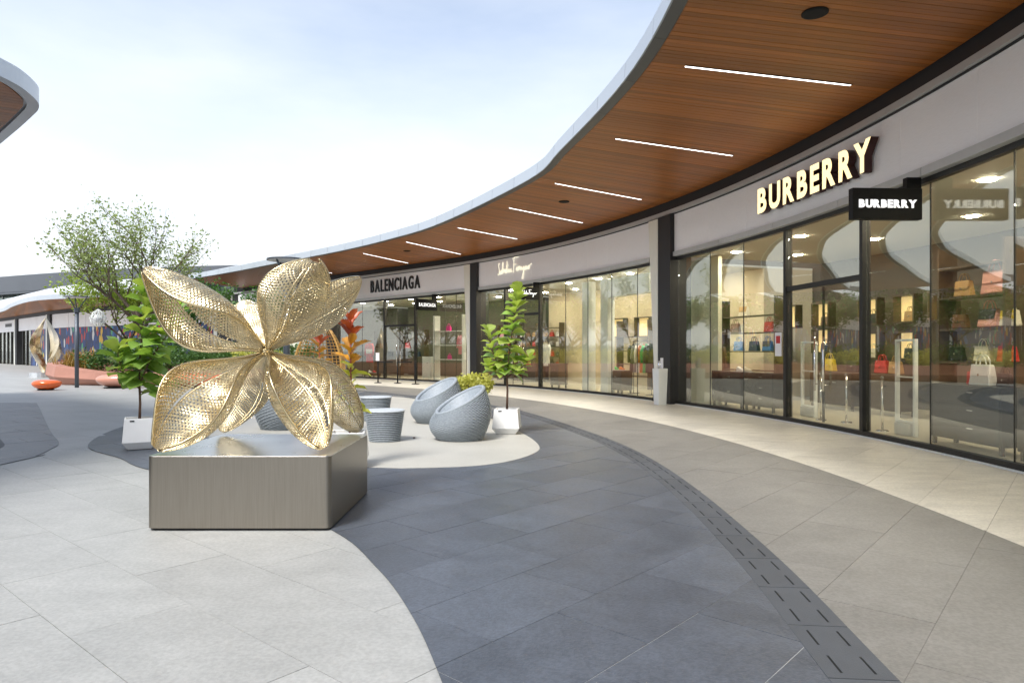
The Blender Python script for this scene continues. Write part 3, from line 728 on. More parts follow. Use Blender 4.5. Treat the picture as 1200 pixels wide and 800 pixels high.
for k in range(7):
    a0 = k*.45; q = Matrix.Rotation(a0, 3, Vector((math.sin(k), math.cos(k*1.7), .6)).normalized())
    b.tube([q @ Vector((.052*math.cos(t), .052*math.sin(t), .012*math.sin(2*t)))+O-Vector(scu.location) for t in np.linspace(0, 2*PI, 20, endpoint=False)], .007, 6, closed=True)
b.build('binding_wire', M['brass_rim'], scu, smooth=True)

# ------------------------------------------------------------------ planters and potted plants
def planter(loc, rz, m, label, w_=.25, h=.46):
    root = thing('planter', label, 'planter', (*loc, .022), rz)
    b = MB(); rings = [(w_*.72, 0), (w_*1.06, h*.24), (w_*.92, h), (w_*.80, h), (w_*.78, h-.06)]
    b.v += [(sx*r, sy*r, z) for r, z in rings for sx, sy in ((-1, -1), (1, -1), (1, 1), (-1, 1))]
    b.face(3, 2, 1, 0)
    for i in range(len(rings)-1):
        for k in range(4): b.face(i*4+k, i*4+(k+1) % 4, (i+1)*4+(k+1) % 4, (i+1)*4+k)
    b.build('planter_body', m, root, bevel=.006)
    b = MB(); b.grid(8, 8, lambda u, v: ((u-.5)*2*w_*.785, (v-.5)*2*w_*.785, h-.055+rnd.uniform(0, .02))); b.build('soil', M['soil'], root)
    b = MB(); b.box((-w_*.45, -w_*.955, h*.93), (.06, .004, .018)); b.build('maker_plate', M['black'], root)
    return root

def leaf_mesh(name, L_, W_, m, kind, bend=.25, fold=.18, nl=6):
    b = MB(); nw = 5
    for i in range(nl+1):
        u = i/nl
        if kind == 'fig': wd = W_*(math.sin(PI*min(1, u*.97+.03)**1.35)**.62)*(.55+.6*u)
        else: wd = W_*math.sin(PI*min(1, u*.98+.02)**.9)**.85
        if u == 1: wd = .002
        for j in range(nw):
            v = j/(nw-1)*2-1
            z = fold*abs(v)*wd-bend*L_*u*u+.012*math.sin(u*14+v*3)*abs(v)
            b.v.append((u*L_, v*wd/2*1.0, z))
    for i in range(nl):
        for j in range(nw-1): b.face(i*nw+j, i*nw+j+1, (i+1)*nw+j+1, (i+1)*nw+j)
    return b.mesh(name, m, True)
FIG = [leaf_mesh('fig_leaf', .36, .31, M['fig1'], 'fig', .22), leaf_mesh('fig_leaf', .33, .29, M['fig2'], 'fig', .1), leaf_mesh('fig_leaf', .32, .26, M['fig1'], 'fig', .4), leaf_mesh('fig_leaf', .29, .24, M['fig2'], 'fig', .3)]
CRO = {k: leaf_mesh('rubber_leaf', .24, .115, M[k], 'oval', .12, .3) for k in ('croton_red', 'croton_org', 'croton_yel')}
def orient(pos, d, roll, sc):
    d = d.normalized(); y = Vector((0, 0, 1)).cross(d)
    if y.length < .05: y = Vector((1, 0, 0))
    y.normalize(); z = d.cross(y); q = Matrix((d, y, z)).transposed() @ Matrix.Rotation(roll, 3, 'X')
    return Matrix.LocRotScale(pos, q, Vector((sc, sc, sc)))
def fig_tree(loc, label, stems, trunk_h, seed, light=.5, base=.42):
    r = random.Random(seed); root = thing('fig_plant', label, 'plant', (*loc, base))
    b = MB(); b.tube([(0, 0, 0), (.01, .0, trunk_h*.5), (-.005, .01, trunk_h)], [.022, .018, .016], 8)
    for st in stems: b.tube(spline(st['pts'], 5), [.015-.009*i/(len(spline(st['pts'], 5))-1) for i in range(len(spline(st['pts'], 5)))], 7)
    b.build('stem', M['stem'], root, smooth=True)
    for st in stems:
        pts = spline(st['pts'], 12); n = st['n']
        for k in range(n):
            f = st.get('f0', .1)+(1-st.get('f0', .1))*(k+.5)/n; p = Vector(pts[min(int(f*(len(pts)-1)), len(pts)-1)])
            a = k*2.4+r.uniform(-.35, .35); el_ = (-.35+1.25*f**1.1)+r.uniform(-.25, .25)
            if k >= n-2: el_ = r.uniform(.9, 1.25)
            d = Vector((math.cos(a)*math.cos(el_), math.sin(a)*math.cos(el_), math.sin(el_)))
            me = FIG[r.choice((1, 3))] if r.random() < light*(.35+.9*f) else FIG[r.choice((0, 2))]
            inst('leaf', me, root, M=orient(p, d, r.uniform(-.5, .5), st.get('sc', 1)*r.uniform(.72, 1.05)*(1.05-.25*f)))
    return root
planter((-5.62, 10.3), .5, M['white_pot'], 'white faceted planter with fiddle leaf fig on dark paving tip', .215, .46)
fig_tree((-5.62, 10.3), 'two stemmed fiddle leaf fig with dark leaves beside the brass sculpture', [
    dict(pts=[(0, 0, .5), (-.02, .05, 1.0), (.06, .0, 1.55), (.1, 0, 2.06)], n=58, sc=1.12), dict(pts=[(0, 0, .55), (.2, -.05, .95), (.44, 0, 1.35), (.55, .02, 1.75)], n=44, sc=1.12, f0=.25), dict(pts=[(0, 0, .5), (-.22, -.05, .75), (-.34, .0, 1.1)], n=18, sc=1.0, f0=.3), dict(pts=[(0, 0, .45), (.25, .1, .45), (.55, .05, .5)], n=12, f0=.3)], .55, 3, .45)
planter((-.09, 12.15), -.1, M['white_pot'], 'white faceted planter on the edge of the pale paving patch', .225, .44)
fig_tree((-.09, 12.15), 'tall slender fiddle leaf fig with bright leaves in front of the beige shop', [
    dict(pts=[(0, 0, .6), (.05, 0, 1.1), (.13, 0, 1.65), (.2, 0, 2.12)], n=58, sc=.95), dict(pts=[(0, 0, .65), (-.22, .03, .95), (-.33, 0, 1.42)], n=26, sc=.9, f0=.25), dict(pts=[(0, 0, .6), (.25, .05, .75), (.42, 0, .95)], n=20, sc=.85, f0=.25), dict(pts=[(0, 0, .6), (-.2, -.06, .68), (-.36, 0, .8)], n=16, sc=.8, f0=.3)], .72, 11, .85)

def rubber_plant(loc, label, top, seed, base, n=26, sc=1.0):
    r = random.Random(seed); root = thing('rubber_plant', label, 'plant', (*loc, base)); h = top-base
    b = MB(); b.tube([(0, 0, 0), (.015, 0, h*.5), (0, .01, h-.1)], [.014, .012, .008], 7); b.build('stem', mat('red stem', (.25, .05, .04), .5) if 'red stem' not in bpy.data.materials else bpy.data.materials['red stem'], root, smooth=True)
    for k in range(n):
        f = (k+.5)/n; a = k*2.4+r.uniform(-.3, .3); el_ = -.15+1.1*f+r.uniform(-.3, .3)
        key = 'croton_yel' if f < .52 else ('croton_org' if f < .74 else 'croton_red')
        if r.random() < .15: key = 'croton_org' if f > .45 else 'croton_yel'
        d = Vector((math.cos(a)*math.cos(el_), math.sin(a)*math.cos(el_), math.sin(el_)))
        inst('leaf', CRO[key], root, M=orient(Vector((.01, 0, h*(.18+.76*f))), d, r.uniform(-.4, .4), sc*r.uniform(.8, 1.1)))
planter((-2.1, 8.75), .15, M['white_pot'], 'white faceted planter half hidden behind the steel plinth', .235, .44)
rubber_plant((-2.08, 8.75), 'red tipped rubber plant behind the plinth beside the brass sculpture', 1.98, 5, .42, 32, 1.08)
planter((-3.5, 12.2), .4, M['dark_pot'], 'dark planter holding a red tipped plant by the rattan chair', .22, .42)
rubber_plant((-3.45, 12.2), 'red tipped rubber plant in front of the rattan chair', 1.95, 9, .38, 28, 1.05)

# leaf clouds
def leaves(name, pts, size, m, parent, seed, flat=.0, loc=None):
    g = np.random.default_rng(seed); n = len(pts); pts = np.asarray(pts, float)
    d = g.normal(size=(n, 3)); d[:, 2] = d[:, 2]*.6+.1; d /= np.linalg.norm(d, axis=1)[:, None]
    e = g.normal(size=(n, 3)); e -= (e*d).sum(1)[:, None]*d; e /= np.linalg.norm(e, axis=1)[:, None]
    nn = np.cross(d, e); s = size*g.uniform(.6, 1.3, n)[:, None]
    V = np.stack([pts-d*s*.5, pts+e*s*.3+nn*s*.08, pts+d*s*.5, pts-e*s*.3+nn*s*.08], 1).reshape(-1, 3)
    me = bpy.data.meshes.new(name); me.vertices.add(4*n); me.vertices.foreach_set('co', V.astype(np.float32).ravel())
    me.loops.add(4*n); me.polygons.add(n); me.loops.foreach_set('vertex_index', np.arange(4*n, dtype=np.int32))
    me.polygons.foreach_set('loop_start', np.arange(0, 4*n, 4, dtype=np.int32))
    me.materials.append(m); me.update(calc_edges=True); me.validate()
    o = bpy.data.objects.new(name, me); COL.objects.link(o); o.parent = parent
    return o
def tree(name, loc, label, h, spread, seed, m, nleaf, size, trunk_r=.16, group=None, fork=.35, up=.55):
    r = random.Random(seed); root = thing(name, label, 'tree', loc, 0, group); b = MB(); twigs = []
    def grow(p, d, L_, rad, lvl):
        pts = [p]; q = p.copy(); dd = d.copy(); k = 5
        for i in range(k):
            dd = (dd+Vector((r.uniform(-.22, .22), r.uniform(-.22, .22), r.uniform(-.05, .16)))).normalized(); q = q+dd*(L_/k); pts.append(q.copy())
        b.tube(pts, [rad*(1-.55*i/k) for i in range(k+1)], 7 if lvl < 2 else 4)
        if lvl >= 2: twigs.extend(pts[1:])
        if lvl < 4:
            nb = (3, 4, 3, 2)[lvl] if lvl else 4
            for i in range(nb):
                f = r.uniform(.45, 1.) if lvl else r.uniform(.7, 1.); st = pts[min(int(f*k), k)]
                a = r.uniform(0, 2*PI) if lvl else i*2*PI/nb+r.uniform(-.4, .4)
                side = Vector((math.cos(a), math.sin(a), 0)); nd = (dd*.55+side*(.75 if lvl < 2 else .6)*spread+Vector((0, 0, up*.6))).normalized()
                grow(st, nd, L_*r.uniform(.58, .8) if lvl else h*.36*r.uniform(.8, 1.1), rad*.52, lvl+1)
            if lvl: grow(pts[-1], dd, L_*.62, rad*.45, lvl+1)
    grow(Vector((0, 0, 0)), Vector((.02, 0, 1)), h*fork, trunk_r, 0)
    b.build('trunk', M['bark'], root, smooth=True)
    g = np.random.default_rng(seed); tw = np.array([tuple(t) for t in twigs])
    pts = tw[g.integers(0, len(tw), nleaf)]+g.normal(size=(nleaf, 3))*h*.028
    leaves('crown', pts, size, m, root, seed+1)
    return root
def bush(name, loc, label, dims, n, size, m, seed, cat='shrub', group=None):
    g = np.random.default_rng(seed); root = thing(name, label, cat, loc, 0, group)
    k = max(6, int(dims[0]*dims[1]*10)); c = np.stack([g.uniform(-.5, .5, k)*dims[0], g.uniform(-.5, .5, k)*dims[1], g.uniform(.45, .9, k)*dims[2]], 1)
    rr = min(dims)*.36; v = g.normal(size=(n, 3)); v /= np.linalg.norm(v, axis=1)[:, None]; v *= rr*g.uniform(.55, 1.08, n)[:, None]
    pts = c[g.integers(0, k, n)]+v; pts[:, 2] = np.abs(pts[:, 2])
    leaves('foliage', pts, size, m, root, seed)
    b = MB()
    for i in range(5): b.tube([(0, 0, 0), tuple(c[i % k]*np.array([.5, .5, .6])), tuple(c[i % k])], [.02, .015, .008], 5)
    b.build('stem', M['bark'], root); return root
planter((-.92, 14.4), .2, M['dark_pot'], 'dark planter behind the grey wicker pod chairs', .28, .40)
bush('leafy_shrub', (-.92, 14.4, .36), 'yellow green leafy shrub behind the wicker pod chairs', (.72, .62, .52), 1500, .085, M['shrub_leaf'], 4)

# ------------------------------------------------------------------ wicker lounge furniture
def pod_chair(loc, rz, label, sc=1.):
    root = thing('wicker_pod_chair', label, 'chair', (*loc, .0215), rz, 'grey wicker pod chairs')
    def ring(v, a):
        zo = .635+.215*math.cos(a); z = .012+(zo-.012)*v**1.0; z = z*(1 if v > .02 else 1)
        r = .325+.19*math.sin(PI*min(1, v*.74+.08))-.02*v
        return r*sc, z*sc
    nr, nc = 28, 96; b = MB()
    for i in range(nr):
        v = i/(nr-1); pts = []
        for k in range(nc):
            a = 2*PI*k/nc; r_, z = ring(v, a); r_ += .006*math.sin(a*24+i*PI); pts.append((r_*math.cos(a), r_*math.sin(a), z))
        b.tube(pts, .0098*sc, 5, closed=True)
    stuff(b.build('weave', M['wicker'], root, smooth=True))
    b = MB(); b.grid(48, 10, lambda u, v: (lambda rz_: ((rz_[0]-.022)*math.cos(2*PI*u), (rz_[0]-.022)*math.sin(2*PI*u), rz_[1]))(ring(v, 2*PI*u)), wrapu=True); b.build('lining', M['wicker_dark'], root, smooth=True)
    b = MB(); b.tube([((ring(1, a)[0]-.02)*math.cos(a), (ring(1, a)[0]-.02)*math.sin(a), ring(1, a)[1]+.008) for a in np.linspace(0, 2*PI, 72, endpoint=False)], .034*sc, 10, closed=True); b.build('rim', M['wicker'], root, smooth=True)
    # inner bowl and seat
    def bowl(u, v):
        a = 2*PI*u; r1, z1 = ring(1, a); r_ = (r1-.05)*(1-v)**.5 if v < 1 else 0; z = z1*(1-v)**.8+.27*sc*(1-(1-v)**.8); return (r_*math.cos(a), r_*math.sin(a), z+.003*math.sin(v*90))
    b = MB(); b.grid(48, 22, bowl, wrapu=True); b.build('seat_bowl', M['wicker'], root, smooth=True)
    b = MB(); b.lathe([(0, 0), (.33*sc, 0), (.34*sc, .02), (0, .02)], 32, cap=False); b.build('base', M['wicker_dark'], root)
    return root
def stool(loc, label, r0=.245, r1=.315, h=.50):
    root = thing('wicker_stool', label, 'stool', (*loc, .0215), 0, 'grey wicker stools'); b = MB(); nr = 17; nc = 64
    for i in range(nr):
        f = i/(nr-1); rr = r0+(r1-r0)*f; z = .015+(h-.03)*f
        b.tube([((rr+.005*math.sin(32*a+i*PI))*math.cos(a), (rr+.005*math.sin(32*a+i*PI))*math.sin(a), z) for a in np.linspace(0, 2*PI, nc, endpoint=False)], .0115, 5, closed=True)
    stuff(b.build('weave', M['wicker'], root, smooth=True))
    b = MB(); b.lathe([(r0-.022, .006), (r1-.022, h-.02)], 40); b.build('lining', M['wicker_dark'], root)
    b = MB()
    for i in range(14):
        rr = (r1+.006)*(1-i/14.2); b.tube([(rr*math.cos(a), rr*math.sin(a), h-.008+.002*math.sin(a*20+i)) for a in np.linspace(0, 2*PI, 48, endpoint=False)], .0135, 5, closed=True)
    b.build('seat_top', M['white_wicker'] if 'white_wicker' in M else M['wicker'], root, smooth=True)
    return root
M['white_wicker'] = mat('pale wicker', (.50, .54, .57), .5, var=.12, nscale=30)
pod_chair((-.86, 11.35), math.radians(25), 'grey wicker pod chair beside the white planter of the slender fig')
pod_chair((-1.55, 14.0), math.radians(32), 'grey wicker pod chair between the stools and the yellow green shrub', 1.03)
pod_chair((-4.35, 12.9), math.radians(200), 'grey wicker pod chair seen behind the woven brass sculpture', 1.0)
stool((-2.08, 11.15), 'round grey wicker stool beside the steel plinth')
stool((-2.85, 14.3), 'round grey wicker stool behind the other stool, near the red tipped plant')

# rattan egg chair
eg = thing('rattan_chair', 'golden rattan hooded egg chair behind the red tipped plants', 'chair', (-4.05, 14.4, .0215))
b = MB()
for i in range(20):
    a = -1.9+3.8*i/19; pts = []
    for k in range(15):
        t = k/14; rr = .52*math.sin(PI*(.12+.78*t))**.7; pts.append((rr*math.sin(a), rr*math.cos(a)*.9, .35+1.55*t))
    b.tube(pts, .009, 5)
for k in range(24):
    t = k/23; rr = .525*math.sin(PI*(.12+.78*t))**.7; b.tube([(rr*math.sin(a), rr*math.cos(a)*.9, .35+1.55*t) for a in np.linspace(-1.95, 1.95, 24)], .008, 5)
stuff(b.build('weave', M['rattan'], eg, smooth=True))
b = MB(); b.tube([(.53*math.sin(PI*(.12+.78*t))**.7*math.sin(a), .53*math.sin(PI*(.12+.78*t))**.7*math.cos(a)*.9, .35+1.55*t) for a, t in [(-1.95, k/12) for k in range(13)]+[(1.95, 1-k/12) for k in range(13)]], .02, 8, closed=True); b.build('hoop', M['rattan'], eg, smooth=True)
b = MB(); b.lathe([(.0, .38), (.42, .38), (.44, .44), (.38, .5), (0, .51)], 28, cap=False); b.build('seat_cushion', M['cream_wall'], eg, smooth=True)
for k in range(4):
    a = PI/4+k*PI/2; b = MB(); b.tube([(.3*math.cos(a), .3*math.sin(a), .38), (.38*math.cos(a), .38*math.sin(a), 0)], .02, 8); b.build('leg', M['rattan'], eg, smooth=True)

# ------------------------------------------------------------------ lamp posts
def lamp_post(loc, label, h=3.62):
    root = thing('lamp_post', label, 'street lamp', (*loc, .0 if loc[1] > 20 else .02), 0, 'slate grey lamp posts')
    b = MB(); b.tube([(0, 0, 0), (0, 0, h-.62)], .075, 14); b.build('pole', M['post'], root, smooth=True)
    b = MB(); b.lathe([(.0, h-.62), (.105, h-.62), (.105, h-.45), (0, h-.43)], 16, cap=False); b.build('collar', M['post'], root)
    for k in range(3):
        a = .2+k*2*PI/3; b = MB(); b.tube([(.05*math.cos(a), .05*math.sin(a), h-.5), (.36*math.cos(a), .36*math.sin(a), h-.03)], .022, 8); b.build('strut', M['post'], root, smooth=True)
    b = MB(); b.lathe([(0, h-.03), (.40, h-.03), (.43, h-.015), (.43, h+.01), (0, h+.03)], 36, cap=False); b.build('reflector_disc', M['lamp_disc'], root, smooth=False)
    b = MB(); b.lathe([(.432, h-.02), (.45, h-.02), (.45, h+.014), (.432, h+.014)], 36, cap=False); b.build('disc_rim', M['post'], root)
lamp_post(gpx(90, 454), 'slate grey lamp post with disc top beside the terracotta planter')
lamp_post((-5.35, 16.2), 'slate grey lamp post with disc top behind the brass sculpture')

# ------------------------------------------------------------------ plaza seats, planter bed, trees
def pebble(loc, dims, rz, m, label):
    root = thing('pebble_seat', label, 'seat', (*loc, .012), rz, 'pebble shaped seats')
    a, c, h = dims
    def f(u, v):
        t = 2*PI*u; q = PI*v; r_ = math.sin(q)**.72; z = -math.cos(q)
        zz = h*(.52+.48*(z if z < 0 else z**1*.92)); k = 1+.08*math.cos(t)-.22*(1-(z+1)/2)
        return (a*r_*k*math.cos(t), c*r_*k*math.sin(t), max(0, zz))
    b = MB(); b.grid(40, 18, f, wrapu=True); b.build('shell', m, root, smooth=True)
    b = MB(); b.lathe([(a*.45, 0), (a*.5, .03)], 24); b.build('foot', M['black'], root)
pebble(gpx(53.5, 457), (.56, .45, .40), .1, M['orange'], 'small orange pebble seat in front of the flame sculpture')
pebble((-15.6, 27.0), (.98, .55, .56), .1, M['pink'], 'salmon pink pebble seat by the terracotta planter')
pebble((-12.7, 27.2), (1.35, .62, .60), -.05, M['orange'], 'long orange pebble seat by the terracotta planter')

bed = thing('terracotta_planter', 'long angular pink terracotta planter bed with sloping rim', 'planter', (-14.5, 31, 0))
rim_pts = [(-21.2, 31.0, .92), (-19.6, 29.2, .82), (-17.5, 28.6, .60), (-14.5, 28.6, .55), (-11.0, 28.9, .72), (-8.8, 30.4, .8), (-8.8, 34.5, .8), (-12, 37.5, .8), (-18, 36.5, .8), (-21.6, 33.6, 1.0)]
n = len(rim_pts); cxy = Vector((-14.8, 32.5, 0)); b = MB()
for k, (x, y, z) in enumerate(rim_pts):
    o = Vector((x, y, 0)); i_ = (cxy-o).normalized()
    for d, zz in ((.35, 0), (0.0, z*.42), (.08, z), (.55, z-.02), (.6, .3)): p = o+i_*d; b.v.append((p.x+14.5, p.y-31, zz))
for k in range(n):
    for j in range(4): b.face(k*5+j, ((k+1) % n)*5+j, ((k+1) % n)*5+j+1, k*5+j+1)
b.build('planter_wall', M['terracotta'], bed, bevel=.02)
b = MB(); b.add([(p[0]+14.5+(cxy.x-p[0])*.05, p[1]-31+(cxy.y-p[1])*.05, .42) for p in rim_pts], [tuple(range(n-1, -1, -1))]); o = b.build('soil', M['soil'], bed)
if o.data.polygons[0].normal.z < 0: o.data.flip_normals()

for k, (x, y, dx, dy, dz, m, s) in enumerate([(-17.6, 30.2, 2.2, 1.2, 1.05, 'hedge_leaf', 21), (-15.6, 30.4, 2.4, 1.3, 1.0, 'hedge_leaf', 22), (-13.2, 30.3, 2.4, 1.2, .95, 'hedge_leaf', 23), (-11.2, 30.6, 2.0, 1.2, .95, 'shrub_leaf', 24), (-17.2, 32.2, 3, 1.4, 1.5, 'hedge_leaf', 25), (-13.8, 32.4, 3.2, 1.4, 1.25, 'hedge_leaf', 26), (-10.6, 32.6, 2.4, 1.4, 1.2, 'hedge_leaf', 27)]):
    lab = ['low clipped hedge beside the orange grass behind the lamp post', 'low clipped hedge behind the salmon pink pebble seat', 'low clipped hedge behind the long orange pebble seat', 'olive yellow clipped hedge at the far end of the terracotta planter', 'taller hedge under the olive green tree', 'taller hedge under the rounded mid green tree', 'taller hedge around the staked small tree'][k]
    bush('hedge', (x, y, .42), lab, (dx, dy, dz), 2600, .12, M[m], s, 'hedge', 'hedges in the planter bed')
# orange grasses
gr = thing('ornamental_grass', 'orange tipped ornamental grass clump at the pointed planter end', 'grass', (-19.6, 30.9, .42))
b = MB(); rg = random.Random(5)
for i in range(420):
    a = rg.uniform(0, 2*PI); x, y = rg.gauss(0, .45), rg.gauss(0, .3); L_ = rg.uniform(.6, 1.25); k = rg.uniform(.2, .6)
    p0 = Vector((x, y, 0)); p1 = p0+Vector((math.cos(a)*k*L_*.4, math.sin(a)*k*L_*.4, L_*.7)); p2 = p0+Vector((math.cos(a)*k*L_, math.sin(a)*k*L_, L_)); sd = Vector((-math.sin(a), math.cos(a), 0))*.014
    b.add([p0-sd, p0+sd, p1+sd, p1-sd, p2], [(0, 1, 2, 3), (3, 2, 4)])
b.build('blades', M['fire_leaf'], gr)

tree('plaza_tree', (-16.9, 31.6, .4), 'tall open crowned olive green tree rising above the plaza planter', 7.9, .85, 12, M['tree_leaf'], 5000, .15, .17, fork=.40)
tree('plaza_tree', (-18.6, 33.8, .4), 'lime green leaved tree lower than the olive tree beside it', 5.6, 1.1, 31, M['lime_leaf'], 5200, .15, .11, fork=.34)
tree('plaza_tree', (-15.3, 33.5, .4), 'rounded mid green tree between hedge and printed hoarding', 4.6, 1.15, 32, M['mid_leaf'], 5200, .15, .09, fork=.38)
tree('plaza_tree', (-11.6, 34.0, .4), 'small staked green tree at the right end of planter bed', 4.4, 1.1, 33, M['mid_leaf'], 4200, .15, .08, fork=.4)
st = thing('tree_stake', 'brown timber stakes and crossbars propping the small tree', 'stake', (-11.6, 34.0, .4))
for a in (0, 2.1, 4.2):
    b = MB(); b.tube([(.7*math.cos(a), .7*math.sin(a), 0), (.12*math.cos(a), .12*math.sin(a), 1.9)], .03, 6); b.build('prop', M['stem'], st)
b = MB(); b.box((0, -.1, 1.35), (1.1, .06, .06)); b.build('crossbar', M['stem'], st)
st = thing('tree_stake', 'pale timber pole leaning through the lime green tree', 'stake', (-17.2, 33.0, .4))
b = MB(); b.tube([(0, 0, 0), (.9, 0, 2.6)], .035, 6); b.build('prop', M['rattan'], st)
# wire lantern in the tree
x, y = (115-600)/800*30.3, 30.3
ln = thing('wire_lantern', 'white faceted wire lantern hung from the lime green tree', 'lantern', (x, y, 2.9))
b = MB(); r0 = .36; rings = [(.02, .40), (.2, .27), (.33, .02), (.27, -.2), (.1, -.36)]
for r_, z in rings: b.tube([(r_*math.cos(a), r_*math.sin(a), z) for a in np.linspace(0, 2*PI, 10, endpoint=False)], .012, 5, closed=True)
for k in range(10):
    a = 2*PI*k/10; b.tube([(r_*math.cos(a+.3*i), r_*math.sin(a+.3*i), z) for i, (r_, z) in enumerate(rings)], .011, 5); b.tube([(r_*math.cos(a-.3*i), r_*math.sin(a-.3*i), z) for i, (r_, z) in enumerate(rings)], .011, 5)
b.build('wire_cage', M['white'], ln); b = MB(); b.lathe([(0, -.2), (.16, -.14), (.2, 0), (.15, .16), (0, .2)], 16, cap=False); b.build('globe', M['lamp_disc'], ln, smooth=True)
b = MB(); b.tube([(0, 0, .4), (0, 0, 1.6)], .008, 5); b.build('cord', M['black'], ln)

# flame sculpture
fx, fy = (47.5-600)/800*37.5, 37.5
fl = thing('flame_sculpture', 'tall champagne metal flame shaped loop sculpture on round steel drum', 'sculpture', (fx, fy, 0))
b = MB(); b.lathe([(0, 0), (.52, 0), (.52, .27), (0, .27)], 40, cap=False); b.build('drum_base', M['steel_top'], fl, smooth=False)
def blade(side):
    key = [(.28+.05*side, .26, .24), (.28+.18*side, .62, .33), (.28+.48*side, 1.15, .43), (.28+.62*side, 1.70, .44), (.28+.50*side, 2.25, .34), (.28+.25*side, 2.75, .20), (.28+.02*side, 3.26, .035)]
    sp = spline(key, 8); b = MB(); ns = 6
    for i, (x, z, r_) in enumerate(sp):
        tw = side*(.5+i*.045)
        for k in range(ns):
            a = tw+2*PI*k/ns; q = r_*(1 if k % 2 == 0 else .62); b.v.append((x+q*math.cos(a)*.62, q*math.sin(a)*.9, z+q*math.cos(a)*.15*side))
    for i in range(len(sp)-1):
        for k in range(ns): b.face(i*ns+k, i*ns+(k+1) % ns, (i+1)*ns+(k+1) % ns, (i+1)*ns+k)
    b.face(*range(ns-1, -1, -1)); b.face(*[(len(sp)-1)*ns+k for k in range(ns)])
    b.build('flame_blade', M['flame'], fl, bevel=.02)
blade(-1); blade(1)

# ------------------------------------------------------------------ far shop building with printed hoarding
fpath = spline([(-19.0, 46.4), (-27, 51.2), (-37.7, 58), (-46, 65.5), (-56, 75), (-75, 92)], 12)
fa = [0]
for i in range(1, len(fpath)): fa.append(fa[-1]+math.dist(fpath[i], fpath[i-1]))
def FP(l, off=0.):
    i = min(max(int(np.searchsorted(fa, l))-1, 0), len(fpath)-2); t = (l-fa[i])/(fa[i+1]-fa[i])
    x, y = (fpath[i][k]+(fpath[i+1][k]-fpath[i][k])*t for k in (0, 1)); dx, dy = fpath[i+1][0]-fpath[i][0], fpath[i+1][1]-fpath[i][1]; d = math.hypot(dx, dy)
    return (x+dy/d*off, y-dx/d*off)
def fl_at(px):
    return min((abs(600+800*FP(l)[0]/FP(l)[1]-px), l) for l in np.linspace(0, fa[-1], 1500))[1]
far = thing('far_shop_building', 'distant curved shop building with blue printed hoarding under a low canopy', 'building', (-37, 60, 0))
FO = Vector(far.location)
def fpart(mb, name, m, parent=None, **k):
    mb.v = [tuple(Vector(p)-FO) for p in mb.v]; return mb.build(name, m, parent or far, **k)
def fbar(mb, ls, o0, o1, z0, z1):
    n = len(ls); base = len(mb.v)
    for l in ls:
        for o, z in ((o0, z0), (o1, z0), (o1, z1), (o0, z1)): mb.v.append((*FP(l, o), z))
    for i in range(n-1):
        for k in range(4): mb.face(base+i*4+k, base+(i+1)*4+k, base+(i+1)*4+(k+1) % 4, base+i*4+(k+1) % 4)
    mb.face(base+3, base+2, base+1, base); e = base+(n-1)*4; mb.face(e, e+1, e+2, e+3)
lh = fl_at(36); lend = fa[-1]
fpier = [.3, fl_at(262), fl_at(60.5), fl_at(22)]
b = MB(); fbar(b, lin(0, lend, 1.5), .6, 3.0, 0, 4.9); fpart(b, 'wall', M['dark_wall'])
cuts = [0]+[q for q in (4, 8, 12, 16, 20, 24, 28, 32, 36, 40) if q < lh-1]+[lh]
for a, c in zip(cuts[:-1], cuts[1:]):
    b = MB(); fbar(b, lin(a+.02, c-.02, 2), .02, .10, .02, 3.40); fpart(b, 'hoarding_panel', M['hoarding'])
cuts = list(np.arange(0, lend, 3.1))
for a, c in zip(cuts[:-1], cuts[1:]):
    b = MB(); fbar(b, lin(a+.03, c-.03, 2), -.1, .1, 3.42, 4.63); fpart(b, 'fascia_panel', M['fascia'])
for q in fpier:
    b = MB(); fbar(b, [q-.5, q+.3], -.28, .3, 0, 4.64); fpart(b, 'pier', M['bulkhead'])
    b = MB(); fbar(b, [q+.34, q+.72], -.28, .1, 0, 4.64); fpart(b, 'tapered_column', M['cream_col'])
q = lh
while q+1.8 < lend:
    b = MB(); fbar(b, [q+.1, q+1.7], .1, .13, .1, 3.4); fpart(b, 'pane', M['glass']); b = MB(); fbar(b, [q-.08, q+.08], .0, .2, 0, 3.41); fpart(b, 'mullion', M['dark_metal']); q += 1.8
b = MB(); fbar(b, lin(0, lend, 2), -.15, .5, 4.65, 4.98); fpart(b, 'bulkhead', M['bulkhead'])
ls = fl_at(13)
for k in range(7):
    b = MB(); fbar(b, [ls-.9+k*.42, ls-.62+k*.42], -.16, -.12, 3.95, 4.28); fpart(b, 'sign_mark', M['letter_black'])
